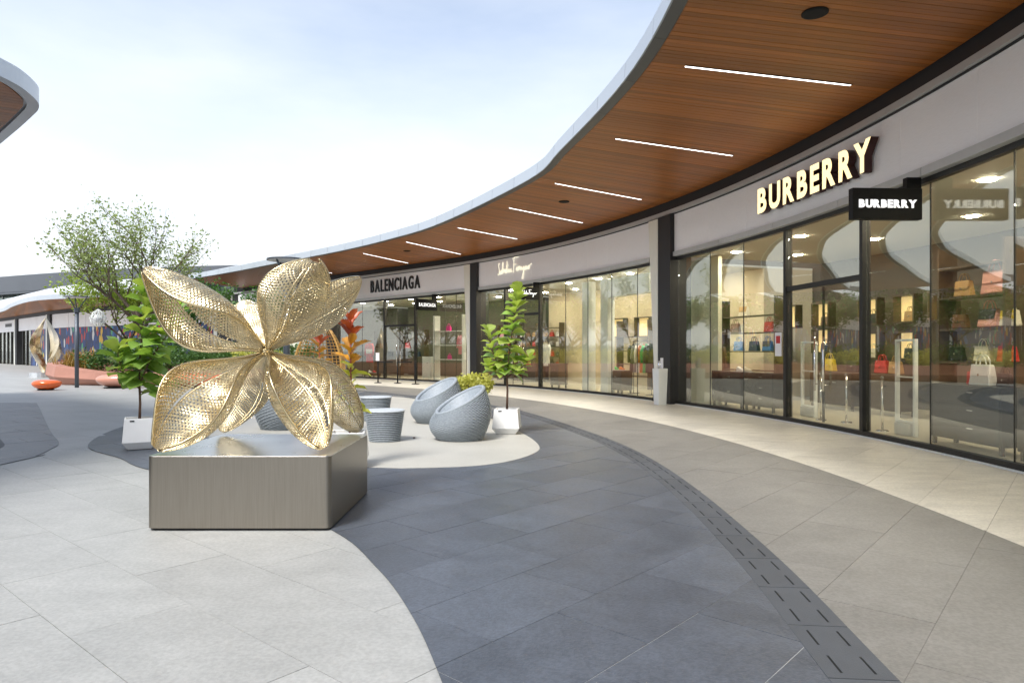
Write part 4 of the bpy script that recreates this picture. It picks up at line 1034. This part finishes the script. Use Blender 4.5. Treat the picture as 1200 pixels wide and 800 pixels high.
# its canopy
fed = spline([(-20.5, 41.6), (-28.9, 46), (-32.9, 48), (-36.0, 50.6), (-41, 56), (-48, 64), (-66, 82)], 14)
n = len(fed); b = MB()
fin = [FP(lend*i/(n-1), -.1) for i in range(n)]
for i in range(n):
    ex, ey = fed[i]; ix, iy = fin[i]
    for x, y, z in ((ex, ey, 5.06), (ex, ey, 5.34), (ex+(ix-ex)*.95, ey+(iy-ey)*.95, 6.9), (ix, iy, 5.0)): b.v.append((x, y, z))
for i in range(n-1):
    for k in range(4): b.face(i*4+k, (i+1)*4+k, (i+1)*4+(k+1) % 4, i*4+(k+1) % 4)
fcan = fpart(b, 'canopy', M['roofpanel'])
for i in range(0, n-1, 2):
    q = [fed[i], fed[min(i+2, n-1)], fin[min(i+2, n-1)], fin[i]]; b = MB()
    b.hexa([(x, y, z-.03) for (x, y), z in zip(q, (5.05, 5.05, 4.99, 4.99))]+[(x, y, z-.005) for (x, y), z in zip(q, (5.05, 5.05, 4.99, 4.99))]); fpart(b, 'soffit_panel', M['wood_far'] if 'wood_far' in M else M['wood'], fcan)
for i in range(0, n-2, 2):
    (x0, y0), (x1, y1) = fed[i], fed[i+2]; d = math.hypot(x1-x0, y1-y0); nx, ny = (y1-y0)/d, -(x1-x0)/d; b = MB()
    nx, ny = -nx, -ny
    b.hexa([(x0, y0, 5.02), (x1, y1, 5.02), (x1+nx*.06, y1+ny*.06, 5.02), (x0+nx*.06, y0+ny*.06, 5.02), (x0, y0, 5.36), (x1, y1, 5.36), (x1+nx*.06, y1+ny*.06, 5.36), (x0+nx*.06, y0+ny*.06, 5.36)]); fpart(b, 'edge_panel', M['alu'], fcan)

# upper storey building beyond
up = thing('upper_storey_building', 'distant glazed building with broad slate grey curved roof edge', 'building', (-52, 84, 0)); UO = Vector(up.location)
upp = spline([(-84, 96), (-70, 89.5), (-55, 82.5), (-40, 77), (-24, 74)], 8)
def ubar(name, m, o0, o1, z0, z1, i0=0, i1=None):
    b = MB(); pp = upp[i0:i1]
    for i, (x, y) in enumerate(pp):
        for o, z in ((o0, z0), (o1, z0), (o1, z1), (o0, z1)): b.v.append((x-UO.x, y+o-UO.y, z))
    for i in range(len(pp)-1):
        for k in range(4): b.face(i*4+k, i*4+(k+1) % 4, (i+1)*4+(k+1) % 4, (i+1)*4+k)
    b.face(3, 2, 1, 0); e = (len(pp)-1)*4; b.face(e, e+1, e+2, e+3); b.build(name, m, up)
ubar('wall', M['cream_wall'], 2.2, 8, 0, 8.5)
for i in range(0, len(upp)-1, 4): ubar('roof_edge_panel', M['roof_dark'], -.6, .2, 8.75, 10.75, i, i+5)
ubar('roof', M['roof_dark'], -.55, 9, 8.5, 8.74)
for i in range(0, len(upp)-1, 1): ubar('pane', M['far_glass'], 1.2, 1.3, 5.0, 8.45, i, i+2)
for i in range(0, len(upp)-1, 2):
    b = MB(); x, y = upp[i]; b.box((x-UO.x, y+1.15-UO.y, 6.7), (.14, .14, 3.5)); b.build('mullion', M['trim'], up)

# ------------------------------------------------------------------ the canopy building on the other side
ob = thing('opposite_shop_building', 'rounded canopy corner of the opposite shop building with timber soffit', 'building', (-12, 4, 0)); OO = Vector(ob.location)
edge = [(-7.65, -14), (-7.65, -4), (-7.65, 6), (-7.65, 10.0)]+spline([(-7.65, 10.1), (-7.64, 10.6), (-7.80, 11.2), (-8.03, 11.58), (-8.4, 11.95), (-9.1, 12.6)], 6)+[(-10.1, 13.5), (-13.2, 16.2), (-19, 21.2)]
outl = edge+[(-24, 16), (-24, -14)]
def opart(mb, name, m, parent=None, **k): mb.v = [tuple(Vector(p)-OO) for p in mb.v]; return mb.build(name, m, parent or ob, **k)
b = MB(); b.prism([(x-.03, y-.02) for x, y in outl], ZS+.03, ZS+.255); oc = opart(b, 'canopy', M['roofpanel'])
def inset(d):
    r = []
    for i, p in enumerate(edge):
        a = edge[max(i-1, 0)]; c = edge[min(i+1, len(edge)-1)]; tx, ty = c[0]-a[0], c[1]-a[1]; q = math.hypot(tx, ty); r.append((p[0]-ty/q*d, p[1]+tx/q*d))
    return r
e0, e1 = edge, inset(.17); 
step = [0, 1, 2, 3]+list(range(6, len(edge)-3, 5))+[len(edge)-3, len(edge)-2, len(edge)-1]
step = sorted(set(step))
for a, c in zip(step[:-1], step[1:]):
    b = MB(); k = 0
    for i in range(a, c+1):
        for (x, y), z in ((e0[i], ZS-.012), (e1[i], ZS-.012), (e1[i], ZS), (e0[i], ZS+.26)): b.v.append((x, y, z)); 
        k += 1
    for i in range(k-1):
        for j in range(4): b.face(i*4+j, i*4+(j+1) % 4, (i+1)*4+(j+1) % 4, (i+1)*4+j)
    b.face(3, 2, 1, 0); b.face(*[(k-1)*4+j for j in range(4)]); opart(b, 'edge_panel', M['alu'], oc)
inner = inset(.215)+[(-23.9, 15.9), (-23.9, -13.9)]
ang = math.radians(30); c_, s_ = math.cos(ang), math.sin(ang); rest = MB()
for k in range(int(-14/.152), int(34/.152)):
    v0, v1 = k*.152+.004, (k+1)*.152-.004
    rect = [(u*c_-v*s_, u*s_+v*c_) for u, v in ((-40, v0), (30, v0), (30, v1), (-40, v1))]; pl = clip(inner, rect)
    if not pl or area(pl) < .02: continue
    mx = max(pl, key=lambda p: p[0]/max(p[1], .1))
    if mx[1] > 9.0 and mx[0]/mx[1] > -.95:
        o3 = Vector((*mx, ZS)); R = Matrix.Rotation(-ang, 4, 'Z'); b = MB(); q = [R @ (Vector((*p, ZS))-o3) for p in pl]; b.prism([(p.x, p.y) for p in q], 0, .018); b.build('soffit_board', M['wood'], oc, loc=o3-OO, rz=ang)
    else: rest.prism(pl, ZS, ZS+.018)
stuff(opart(rest, 'soffit_board', M['wood'], oc))
b = MB(); b.prism([(-12.4, -14), (-12.4, 8.8), (-23, 18), (-23, -14)], 0, ZS); opart(b, 'wall', M['dark_wall'])
for k in range(10):
    y0 = -13.5+k*2.2; b = MB(); b.box((-12.36, y0+1.05, 2.1), (.03, 2.0, 4.0)); opart(b, 'pane', M['far_glass']); b = MB(); b.box((-12.33, y0-.05, 2.1), (.12, .1, 4.1)); opart(b, 'mullion', M['dark_metal'])
b = MB(); b.box((-12.34, -2.5, 4.7), (.1, 22.5, 1.0)); opart(b, 'fascia', M['fascia'])

# ------------------------------------------------------------------ things in front of the shops
sx = s_at(773.5, -.55)
sd = thing('sanitiser_stand', 'white tapered sanitiser stand with pump bottle against the shop pier', 'stand', (*P(sx, -.55), .0165), rz_at(sx))
b = MB(); b.hexa([(-.13, -.12, 0), (.13, -.12, 0), (.13, .12, 0), (-.13, .12, 0), (-.17, -.14, .98), (.17, -.14, .98), (.17, .14, .98), (-.17, .14, .98)]); b.build('stand_body', M['white'], sd, bevel=.008)
b = MB(); b.lathe([(0, .985), (.04, .985), (.042, 1.10), (.02, 1.13), (.02, 1.17), (.03, 1.175), (.03, 1.19), (0, 1.19)], 14, (-.04, 0, 0), cap=False); b.tube([(-.04, 0, 1.18), (-.1, 0, 1.185)], .008, 6); b.build('pump_bottle', M['chrome'], sd, smooth=True)
b = MB(); b.box((.09, .0, 1.13), (.13, .012, .28)); b.build('notice_card', M['paper'], sd)

def stanchion(px, py, label, sign=False, belt=None):
    d = py-410; x, y = (px-600)*1.5/d, 1200/d; s = s_at(px, -.6)
    r = thing('stanchion', label, 'stanchion', (x, y, .017), rz_at(s), 'black queue posts')
    b = MB(); b.lathe([(0, 0), (.17, 0), (.17, .02), (.05, .04), (0, .045)], 28, cap=False); b.build('base', M['black'], r)
    b = MB(); b.tube([(0, 0, .03), (0, 0, .97)], .03, 12); b.build('post', M['black'], r, smooth=True)
    b = MB(); b.lathe([(0, .9), (.038, .9), (.038, 1.0), (0, 1.01)], 14, cap=False); b.build('belt_head', M['dark_metal'], r)
    if belt: b = MB(); b.box((belt/2, 0, .95), (belt-.08, .006, .05)); b.build('belt', M['black'], r)
    if sign: b = MB(); b.box((0, -.02, 1.18), (.26, .02, .36)); b.build('notice', M['paper'], r)
stanchion(443, 449, 'black queue post with white notice outside the dark shop', True, 1.15)
stanchion(466, 449.5, 'black queue post between two others at the shop door', False, 1.05)
stanchion(487, 450.5, 'black queue post at the end of the belt by the door frame')

# ------------------------------------------------------------------ shop interiors
def loc(px, off, z): s = s_at(px, off); return (*P(s, off), z), rz_at(s)
COLM = {}
def colm(name, c, rough=.45):
    if name not in COLM: COLM[name] = mat(name+' goods', c, rough, var=.08, nscale=9)
    return COLM[name]
RED = colm('red', (.55, .02, .02)); BLUE = colm('blue', (.02, .18, .55)); TAN = colm('tan', (.45, .27, .10)); CREAMC = colm('cream', (.72, .66, .50)); WHITEC = colm('white', (.80, .79, .76)); PINKC = colm('pink', (.72, .35, .28)); BLK = colm('black', (.015, .014, .013)); YEL = colm('yellow', (.72, .52, .04)); NAVY = colm('navy', (.015, .03, .10)); GRN = colm('green', (.03, .45, .10)); ORG = colm('orange', (.70, .18, .02)); BRN = colm('brown', (.16, .08, .035)); MAG = colm('magenta', (.75, .02, .28)); GRYC = colm('grey', (.22, .22, .22)); ROSE = colm('rose', (.62, .22, .26))
used = {}
def uniq(label): 
    assert label not in used, label
    used[label] = 1; return label
def handbag(px, off, z, m, w_, label, flap=None, handles=True, group=None):
    l, r = loc(px, off, z); root = thing('handbag', uniq(label), 'handbag', l, r, group); h = w_*.72; d = w_*.36
    b = MB(); b.hexa([(-w_/2, -d/2, 0), (w_/2, -d/2, 0), (w_/2, d/2, 0), (-w_/2, d/2, 0), (-w_*.42, -d*.28, h), (w_*.42, -d*.28, h), (w_*.42, d*.28, h), (-w_*.42, d*.28, h)]); b.build('bag_body', m, root, bevel=.02, seg=3)
    b = MB(); b.hexa([(-w_*.40, -d*.52, h*.45), (w_*.40, -d*.52, h*.45), (w_*.40, -d*.44, h*.45), (-w_*.40, -d*.44, h*.45), (-w_*.43, -d*.32, h*1.005), (w_*.43, -d*.32, h*1.005), (w_*.43, -d*.2, h*1.01), (-w_*.43, -d*.2, h*1.01)]); b.build('flap', flap or m, root, bevel=.006)
    if handles:
        for q in (-1, 1):
            b = MB(); b.tube([(w_*.24*math.cos(t), q*d*.2, h*.97+w_*.36*math.sin(t)) for t in np.linspace(0, PI, 14)], w_*.022, 7); b.build('handle', m, root, smooth=True)
    b = MB(); b.box((0, -d*.5, h*.5), (.03, .012, .03)); b.build('clasp', M['chrome'], root)
    return root
def garment(px, off, z, m, h, label, ln=.0, m2=None, wide=.30, turn=0., group=None):
    l, r = loc(px, off, z); root = thing('garment', uniq(label), 'garment', l, r+turn, group)
    def f(u, v):
        a = 2*PI*u; q = v; wd = wide*(.42 if q > .985 else (.98-.55*max(0, q-.86)/.125 if q > .86 else .86+.16*(1-q)))/2*1.0
        dp = .075*(1+.25*math.sin(a*5+q*2))*(1 if q < .9 else .7); return (wd*math.cos(a), dp*math.sin(a), -h*(1-v))
    b = MB(); b.grid(28, 22, f, wrapu=True)
    for sx_ in (-1, 1):
        b.tube([(sx_*wide*.40, 0, -.06*h), (sx_*wide*.56, .0, -.22*h), (sx_*wide*.60, -.02, -.45*h), (sx_*wide*.58, -.03, -.66*h)], [.06, .055, .048, .045], 9)
    o = b.build('cloth', m, root, smooth=True)
    if m2: b = MB(); b.grid(28, 4, lambda u, v: (lambda p: (p[0]*1.02, p[1]*1.04, p[2]))(f(u, .46+.22*v)), wrapu=True); b.build('colour_band', m2, root, smooth=True)
    b = MB(); b.tube([(-wide*.36, 0, -.03), (0, 0, .03), (wide*.36, 0, -.03)], .008, 5); b.tube([(0, 0, .03), (0, 0, .09), (.025, 0, .115), (.04, 0, .09)], .004, 5); b.build('hanger', M['chrome'], root)
    return root
def rack(px0, px1, off, z, label):
    s0, s1 = s_at(px0, off), s_at(px1, off); sm = (s0+s1)/2; L_ = abs(s0-s1); r = thing('clothes_rack', uniq(label), 'rack', (*P(sm, off), .031), rz_at(sm))
    for q in (-1, 1): b = MB(); b.tube([(q*L_/2, 0, .012), (q*L_/2, 0, z)], .014, 8); b.build('post', M['dark_metal'], r, smooth=True); b = MB(); b.box((q*L_/2, 0, .008), (.05, .45, .016)); b.build('foot', M['dark_metal'], r)
    b = MB(); b.tube([(-L_/2, 0, z), (L_/2, 0, z)], .014, 8); b.build('rail', M['dark_metal'], r, smooth=True)
def cabinet(px0, px1, off, h, label, nd=2, m='cabinet', d=.45):
    s0, s1 = s_at(px0, off), s_at(px1, off); sm = (s0+s1)/2; L_ = abs(s0-s1); r = thing('drawer_cabinet', uniq(label), 'cabinet', (*P(sm, off), .031), rz_at(sm))
    b = MB(); b.box((0, 0, .12+(h-.12)/2), (L_, d, h-.12)); b.build('carcass', M[m], r, bevel=.005)
    for q in (-1, 1):
        for p in (-1, 1): b = MB(); b.box((q*(L_/2-.05), p*(d/2-.05), .058), (.05, .05, .116)); b.build('leg', M[m], r)
    for k in range(nd):
        hh = (h-.16)/nd; zc = .14+hh*(k+.5); b = MB(); b.box((0, -d/2-.008, zc), (L_-.04, .014, hh-.02)); dr = b.build('drawer', M[m], r, bevel=.003)
        b = MB(); b.box((L_*.12, -d/2-.024, zc+hh*.2), (.12, .016, .016)); b.build('handle', M['chrome'], dr)
def shelves(px0, px1, off, zs, label, m='shelf', d=.32, h=None, back=None, name='shelf_unit'):
    s0, s1 = s_at(px0, off), s_at(px1, off); sm = (s0+s1)/2; L_ = abs(s0-s1); r = thing(name, uniq(label), 'shelf', (*P(sm, off), .031), rz_at(sm)); H = h or max(zs)+.4
    for q in (-1, 1): b = MB(); b.box((q*(L_/2-.025), 0, H/2), (.05, d, H)); b.build('upright', M[m], r)
    for z in zs: b = MB(); b.box((0, 0, z-.03), (L_-.102, d-.004, .035)); b.build('shelf', M[m], r)
    if back: b = MB(); b.box((0, d/2+.012, H/2), (L_-.11, .02, H-.1)); b.build('back_panel', M[back], r)
    return sm, L_
def gate(px, off, label, h=1.62, w_=.46):
    l, r = loc(px, off, .031); root = thing('security_gate', uniq(label), 'security gate', l, r)
    b = MB()
    for q in (-1, 1): b.box((q*w_/2, 0, h/2), (.045, .07, h))
    b.box((0, 0, h+.018), (w_+.045, .07, .036)); b.box((0, 0, .24), (w_-.05, .07, .03)); b.box((0, 0, h*.62), (w_-.05, .05, .025)); b.build('frame', M['white'], root, bevel=.006)
    b = MB(); b.box((0, 0, .11), (w_*.9, .16, .2)); b.build('base', M['trim'], root, bevel=.01)
def shoe(px, off, z, m, label, L_=.28, group=None):
    l, r = loc(px, off, z); root = thing('sneaker', uniq(label), 'shoe', l, r, group)
    prof = [(0, .1), (.12, .115), (.3, .105), (.5, .075), (.75, .055), (.95, .045), (1, .03)]
    def f(u, v):
        t = u; h = float(np.interp(t, [p[0] for p in prof], [p[1] for p in prof])); a = PI*v; wd = .045*(.8+.35*math.sin(PI*min(1, t*1.1)))*(1 if t < .97 else .6); return ((t-.5)*L_, wd*math.cos(a), .022+h*math.sin(a)**.7)
    b = MB(); b.grid(16, 12, f); b.build('upper', m, root, smooth=True); b = MB(); b.box((0, 0, .011), (L_*1.03, .095, .022)); b.build('sole', WHITEC, root, bevel=.01)
def niche(px, off, z, label, w_=.55, h=.75):
    l, r = loc(px, off, z); root = thing('lit_niche', uniq(label), 'display niche', l, r, 'warm lit display niches')
    b = MB(); b.box((0, .02, h/2), (w_, .02, h)); b.build('light_panel', M['niche'], root)
    b = MB()
    for q in (-1, 1): b.box((q*(w_/2+.02), -.1, h/2), (.04, .26, h+.08))
    b.box((0, -.1, h+.02), (w_, .26, .04)); b.box((0, -.1, -.02), (w_, .26, .04)); b.build('surround', M['shelf'], root)

# Burberry room
s0, s1 = s_at(797, .9), s_at(840, .9); sm = (s0+s1)/2
o = tag(MB().build('display_screen', M['cream_wall']), 'cream freestanding wall panel just inside the glass by the pier', 'wall panel'); bpy.data.objects.remove(o)
b = MB(); b.box((0, 0, 2.0), (abs(s1-s0)+.3, .12, 4.0)); o = b.build('wall_panel', M['cream_wall'], loc=(*P(sm, .9), .031), rz=rz_at(sm)); tag(o, 'tall cream panel just inside the glass next to the dark pier', 'wall panel')
cabinet(842, 878, .85, .92, 'black drawer cabinet with steel pulls beside the cream panel')
cabinet(880, 916, .85, .92, 'black drawer cabinet with steel pulls next to the glass door', 3)
cabinet(1104, 1192, .75, .95, 'wide black drawer cabinet carrying the white handbag', 3)
cabinet(1210, 1330, .75, .95, 'wide black drawer cabinet past the bag shelves', 3)
gate(948, 1.0, 'white security gate left of the door handles'); gate(1062, .75, 'white security gate with grey base behind the blade sign')
for px, off, lab in ((962, .8, 'chrome barrier post inside the glass door'), (992, 1.0, 'chrome barrier post behind the door handle'), (1034, .75, 'chrome barrier post beside the security gate base')):
    l, r = loc(px, off, .031); t = thing('barrier_post', uniq(lab), 'post', l, r)
    b = MB(); b.tube([(0, 0, .02), (0, 0, .95)], .022, 10); b.build('post', M['chrome'], t, smooth=True); b = MB(); b.lathe([(0, 0), (.11, 0), (.1, .02), (0, .025)], 20, cap=False); b.build('base', M['chrome'], t); b = MB(); b.lathe([(0, .95), (.035, .955), (.035, .99), (0, 1.0)], 12, cap=False); b.build('cap', M['chrome'], t)
handbag(1152, .72, .985, WHITEC, .42, 'white leather handbag standing on the wide drawer cabinet')
shelves(1106, 1192, 2.0, (1.28, 1.86, 2.42, 2.95), 'dark timber shelf unit of handbags behind the white bag', h=3.3, d=.36)
for px, z, m, w_, lab, fl_ in [(1168, 2.425, PINKC, .52, 'large salmon handbag on the top bag shelf', None), (1160, 1.865, PINKC, .42, 'pink handbag with black flap on the middle bag shelf', BLK), (1184, 1.865, CREAMC, .36, 'cream handbag with yellow flap on the middle bag shelf', YEL), (1153, 1.285, CREAMC, .36, 'cream two handled bag on the lowest bag shelf', None), (1181, 1.285, RED, .36, 'red handbag on the lowest bag shelf', None), (1126, 1.865, BRN, .34, 'brown handbag on the middle bag shelf', None), (1122, 1.285, BLK, .34, 'black handbag on the lowest bag shelf', None), (1130, 2.425, TAN, .38, 'tan handbag on the top bag shelf', None)]:
    handbag(px, 2.0, z+.022, m, w_, lab, fl_)
for px, z, lab in [(1024, 2.2, 'warm lit niche seen through the pane under the blade sign'), (1067, 2.2, 'warm lit niche above the security gate'), (968, 2.2, 'warm lit niche behind the glass door'), (930, 2.2, 'warm lit niche behind the thick door mullion'), (1110, 2.2, 'warm lit niche beside the bag shelves'), (968, 1.45, 'warm lit lower niche behind the glass door'), (1024, 1.3, 'warm lit lower niche under the blade sign pane'), (890, 2.3, 'warm lit niche behind the drawer cabinet'), (1067, 1.3, 'warm lit lower niche behind the security gate'), (848, 1.9, 'warm lit niche behind the tan coats')]: niche(px, 4.55, z, lab, .60, .62)
shelves(846, 916, 3.0, (.9, 1.45, 2.0, 2.5), 'dark shelf unit with blue bags behind the black cabinets', h=3.0)
for px, z, m, lab, fl_ in [(866, 1.45, BLUE, 'bright blue bag on the shelf behind the cabinets', None), (884, 1.45, NAVY, 'navy bag on the shelf behind the cabinets', None), (902, 2.0, RED, 'red bag on the upper shelf behind the cabinets', None), (872, 2.5, CREAMC, 'large cream bag on the top shelf behind the cabinets', TAN), (900, 1.45, BLUE, 'blue bag nearest the door on the shelf behind cabinets', BLK), (862, 2.0, BRN, 'brown bag on the upper shelf behind the cabinets', None)]: handbag(px, 3.0, z+.022, m, .40, lab, fl_)
rack(827, 846, 2.0, 1.72, 'dark clothes rack of tan coats inside the first shop')
for k, (px, m, lab) in enumerate([(830, TAN, 'tan coat at the outer end of the clothes rack'), (834.5, CREAMC, 'cream coat hung between tan coats'), (839, TAN, 'tan coat in the middle of the clothes rack'), (843, BRN, 'brown coat at the inner end of the clothes rack')]): garment(px, 2.0, 1.64, m, 1.0, lab, turn=1.2)
for k, (px, off, m, lab) in enumerate([(868, .8, WHITEC, 'white sneaker on the black cabinet by the cream panel'), (876, .8, CREAMC, 'cream sneaker on the black cabinet by the cream panel')]): shoe(px, off, .952, m, lab)
handbag(972, 3.0, .97, YEL, .42, 'yellow handbag on the low table behind the glass door'); handbag(1034, 3.0, .97, RED, .40, 'red handbag on the low table behind the security gate'); handbag(1000, 3.0, .97, BLK, .38, 'black handbag on the low table behind the glass door'); handbag(1050, 3.0, .97, TAN, .38, 'tan handbag on the low table behind the security gate')
cabinet(955, 1010, 3.0, .92, 'long black display table behind the glass door', 1, 'shelf'); cabinet(1022, 1066, 3.0, .92, 'long black display table behind the security gate', 1, 'shelf')
l, r = loc(912, -.005, 1.62); b = MB(); b.box((0, 0, 0), (.24, .004, .5)); o = b.build('notice', M['paper'], loc=l, rz=r); tag(o, 'white notice card stuck to the glass beside the door mullion', 'notice')
b = MB(); b.box((0, -.004, .1), (.15, .003, .16)); b.build('red_panel', RED, o)

# script sign shop
for px, lab in ((690, 'left white post of the portal frame inside the script sign shop'), (712, 'right white post of the portal frame inside the script sign shop')):
    s = s_at(px, .6); b = MB(); b.box((0, 0, 1.95), (.42, .3, 3.86)); o = b.build('portal_post', M['white'], loc=(*P(s, .6), .031), rz=rz_at(s), bevel=.01); tag(o, uniq(lab), 'portal')
b = MB(); s = s_at(737, .6); b.box((0, 0, 3.55), (2.6, .3, .60)); o = b.build('portal_beam', M['white'], loc=(*P(s, .6), .031), rz=rz_at(s), bevel=.01); tag(o, 'white beam of the portal frame inside the script sign shop', 'portal')
for k, (p0, p1, lab) in enumerate([(584, 606, 'dark shelf unit at the far end of the beige wall'), (607, 632, 'dark shelf unit behind the shop door on the beige wall'), (634, 660, 'dark shelf unit beside the white portal on the beige wall')]):
    shelves(p0, p1, 3.6, (.75, 1.2, 1.65, 2.1, 2.5), lab, h=2.7, d=.3)
gb = random.Random(3); words = ['far', 'door', 'portal']; lev = {.75: 'lowest', 1.2: 'second', 1.65: 'third', 2.1: 'fourth'}
cm = [('black', BLK), ('brown', BRN), ('cream', CREAMC), ('tan', TAN), ('red', RED), ('white', WHITEC)]
for k, (p0, p1) in enumerate([(584, 606), (607, 632), (634, 660)]):
    for z in lev:
        cs = gb.sample(cm, 3)
        for q in range(3): handbag(p0+(p1-p0)*(q+.75)/3.5, 3.6, z+.022, cs[q][1], .27, f'small {cs[q][0]} handbag on the {lev[z]} shelf of the {["far end", "door side", "portal side"][k]} unit', group='handbags on the beige shop shelves')
l, r = loc(640, 1.0, .9)
garment(640, 1.2, 1.75, WHITEC, .8, 'white blouse on display in the script sign shop window', wide=.42)
cabinet(650, 660, 1.0, .95, 'small dark display table beside the white portal', 1, 'shelf')
shelves(724, 765, 3.2, (.5, .95, 1.45, 2.0), 'dark shelf wall behind the rail of colourful clothes', h=2.6)
rack(742, 764, 1.3, 1.78, 'dark clothes rack of colourful jackets inside the script sign shop')
for px, m, m2, lab in [(744, BLK, WHITEC, 'black jacket with white band on the colourful rack'), (748, GRYC, None, 'grey jacket on the colourful rack'), (752, WHITEC, None, 'white jacket on the colourful rack'), (756, ORG, BLK, 'orange jacket with black band on the colourful rack'), (759.5, GRN, None, 'green jacket on the colourful rack'), (763, BLK, None, 'black jacket at the pier end of the colourful rack')]: garment(px, 1.3, 1.70, m, .95, lab, m2=m2, turn=1.1, wide=.36)
cabinet(718, 735, .9, .78, 'low dark table carrying the green sneaker', 1, 'shelf')
shoe(722, .85, .812, GRN, 'green sneaker on the low dark table'); shoe(729, .85, .812, ORG, 'orange sneaker on the low dark table')
for px, z, lab in [(727, 2.05, 'warm lit niche above the colourful clothes rail'), (757, 2.05, 'warm lit niche over the pier end of the clothes rail')]: niche(px, 3.9, z, lab, .8, .7)

# dark shop with white shelving
shelves(511, 546, .8, (.06, 1.05, 1.72, 2.38), 'white open shelving with pink goods inside the dark shop', 'white', .4, 3.1)
handbag(526, .8, 2.40, MAG, .32, 'magenta bag on the upper white shelf'); handbag(527, .8, 1.07, MAG, .26, 'magenta bag on the lower white shelf')
garment(541, 1.3, 2.2, ROSE, .9, 'rose pink dress hung behind the white shelving', wide=.46); garment(545, 1.5, 2.2, RED, .7, 'red top hung behind the white shelving', wide=.4)
cabinet(499, 509, .9, 1.15, 'white display table beside the white shelving', 1, 'white')
l, r = loc(433, .9, .031); t = thing('garment_stand', 'dark stand carrying the red and white jacket', 'stand', l, r)
b = MB(); b.tube([(0, 0, .02), (0, 0, 1.85)], .02, 8); b.build('pole', M['dark_metal'], t); b = MB(); b.lathe([(0, 0), (.2, 0), (.2, .02), (0, .02)], 20, cap=False); b.build('base', M['dark_metal'], t)
garment(433, .8, 1.88, RED, 1.05, 'red jacket with white band on the stand inside dark shop', m2=WHITEC, wide=.62)
shoe(439, .6, .3, RED, 'red shoe on the plinth below the red jacket'); shoe(434, .6, .3, WHITEC, 'white shoe on the plinth below the red jacket')
cabinet(430, 442, .65, .27, 'low dark plinth below the red jacket', 1, 'shelf')
for p0, p1, lab in ((440, 468, 'dark shelf unit with dark bags at the rear of the dark shop'), (470, 500, 'dark shelf unit with red bag at the rear of the dark shop')): shelves(p0, p1, 3.8, (.6, 1.1, 1.6, 2.1), lab, h=2.6)
for px, z, m, lab in [(448, 1.6, BRN, 'brown bag on the rear shelf of the dark shop'), (458, 1.1, BLK, 'black bag on the rear shelf of the dark shop'), (478, 1.6, RED, 'red bag on the rear shelf of the dark shop'), (490, 1.1, NAVY, 'navy bag on the rear shelf of the dark shop'), (486, 2.1, GRYC, 'grey bag on the top rear shelf of the dark shop')]: handbag(px, 3.8, z+.022, m, .4, lab)

# fallen leaves on the pale patch
for k, (px, py, lab) in enumerate([(484, 515, 'dry brown leaf lying on the pale paving by the wicker stool')]):
    x, y = gpx(px, py); me = leaf_mesh('fallen_leaf', .07, .035, M['stem'], 'oval', .1, .5, 4); o = inst('fallen_leaf', me, None, (x, y, .026), 1.1+k*2); tag(o, lab, 'leaf')

for px, z, m, lab in [(1024, 2.2, BLK, 'black bag inside the niche under the blade sign'), (1067, 2.2, TAN, 'tan bag inside the niche above the security gate'), (968, 2.2, BRN, 'brown bag inside the upper niche behind the door'), (1110, 2.2, RED, 'red bag inside the niche beside the bag shelves'), (968, 1.45, NAVY, 'navy bag inside the lower niche behind the door'), (1024, 1.3, CREAMC, 'cream bag inside the lower niche under the blade sign'), (1067, 1.3, BLK, 'black bag inside the lower niche behind the security gate'), (890, 2.3, BLUE, 'blue bag inside the niche behind the drawer cabinet')]: handbag(px, 4.45, z+.002, m, .34, lab)
for k, (px, z, m, lab) in enumerate([(1215, 1.0, TAN, 'tan handbag on the cabinet past the bag shelves'), (1142, .985, RED, 'red small bag beside the white handbag on the wide cabinet'), (1178, .985, BLK, 'black small bag beside the white handbag on the wide cabinet')]): handbag(px, .75, z, m, .26, lab)
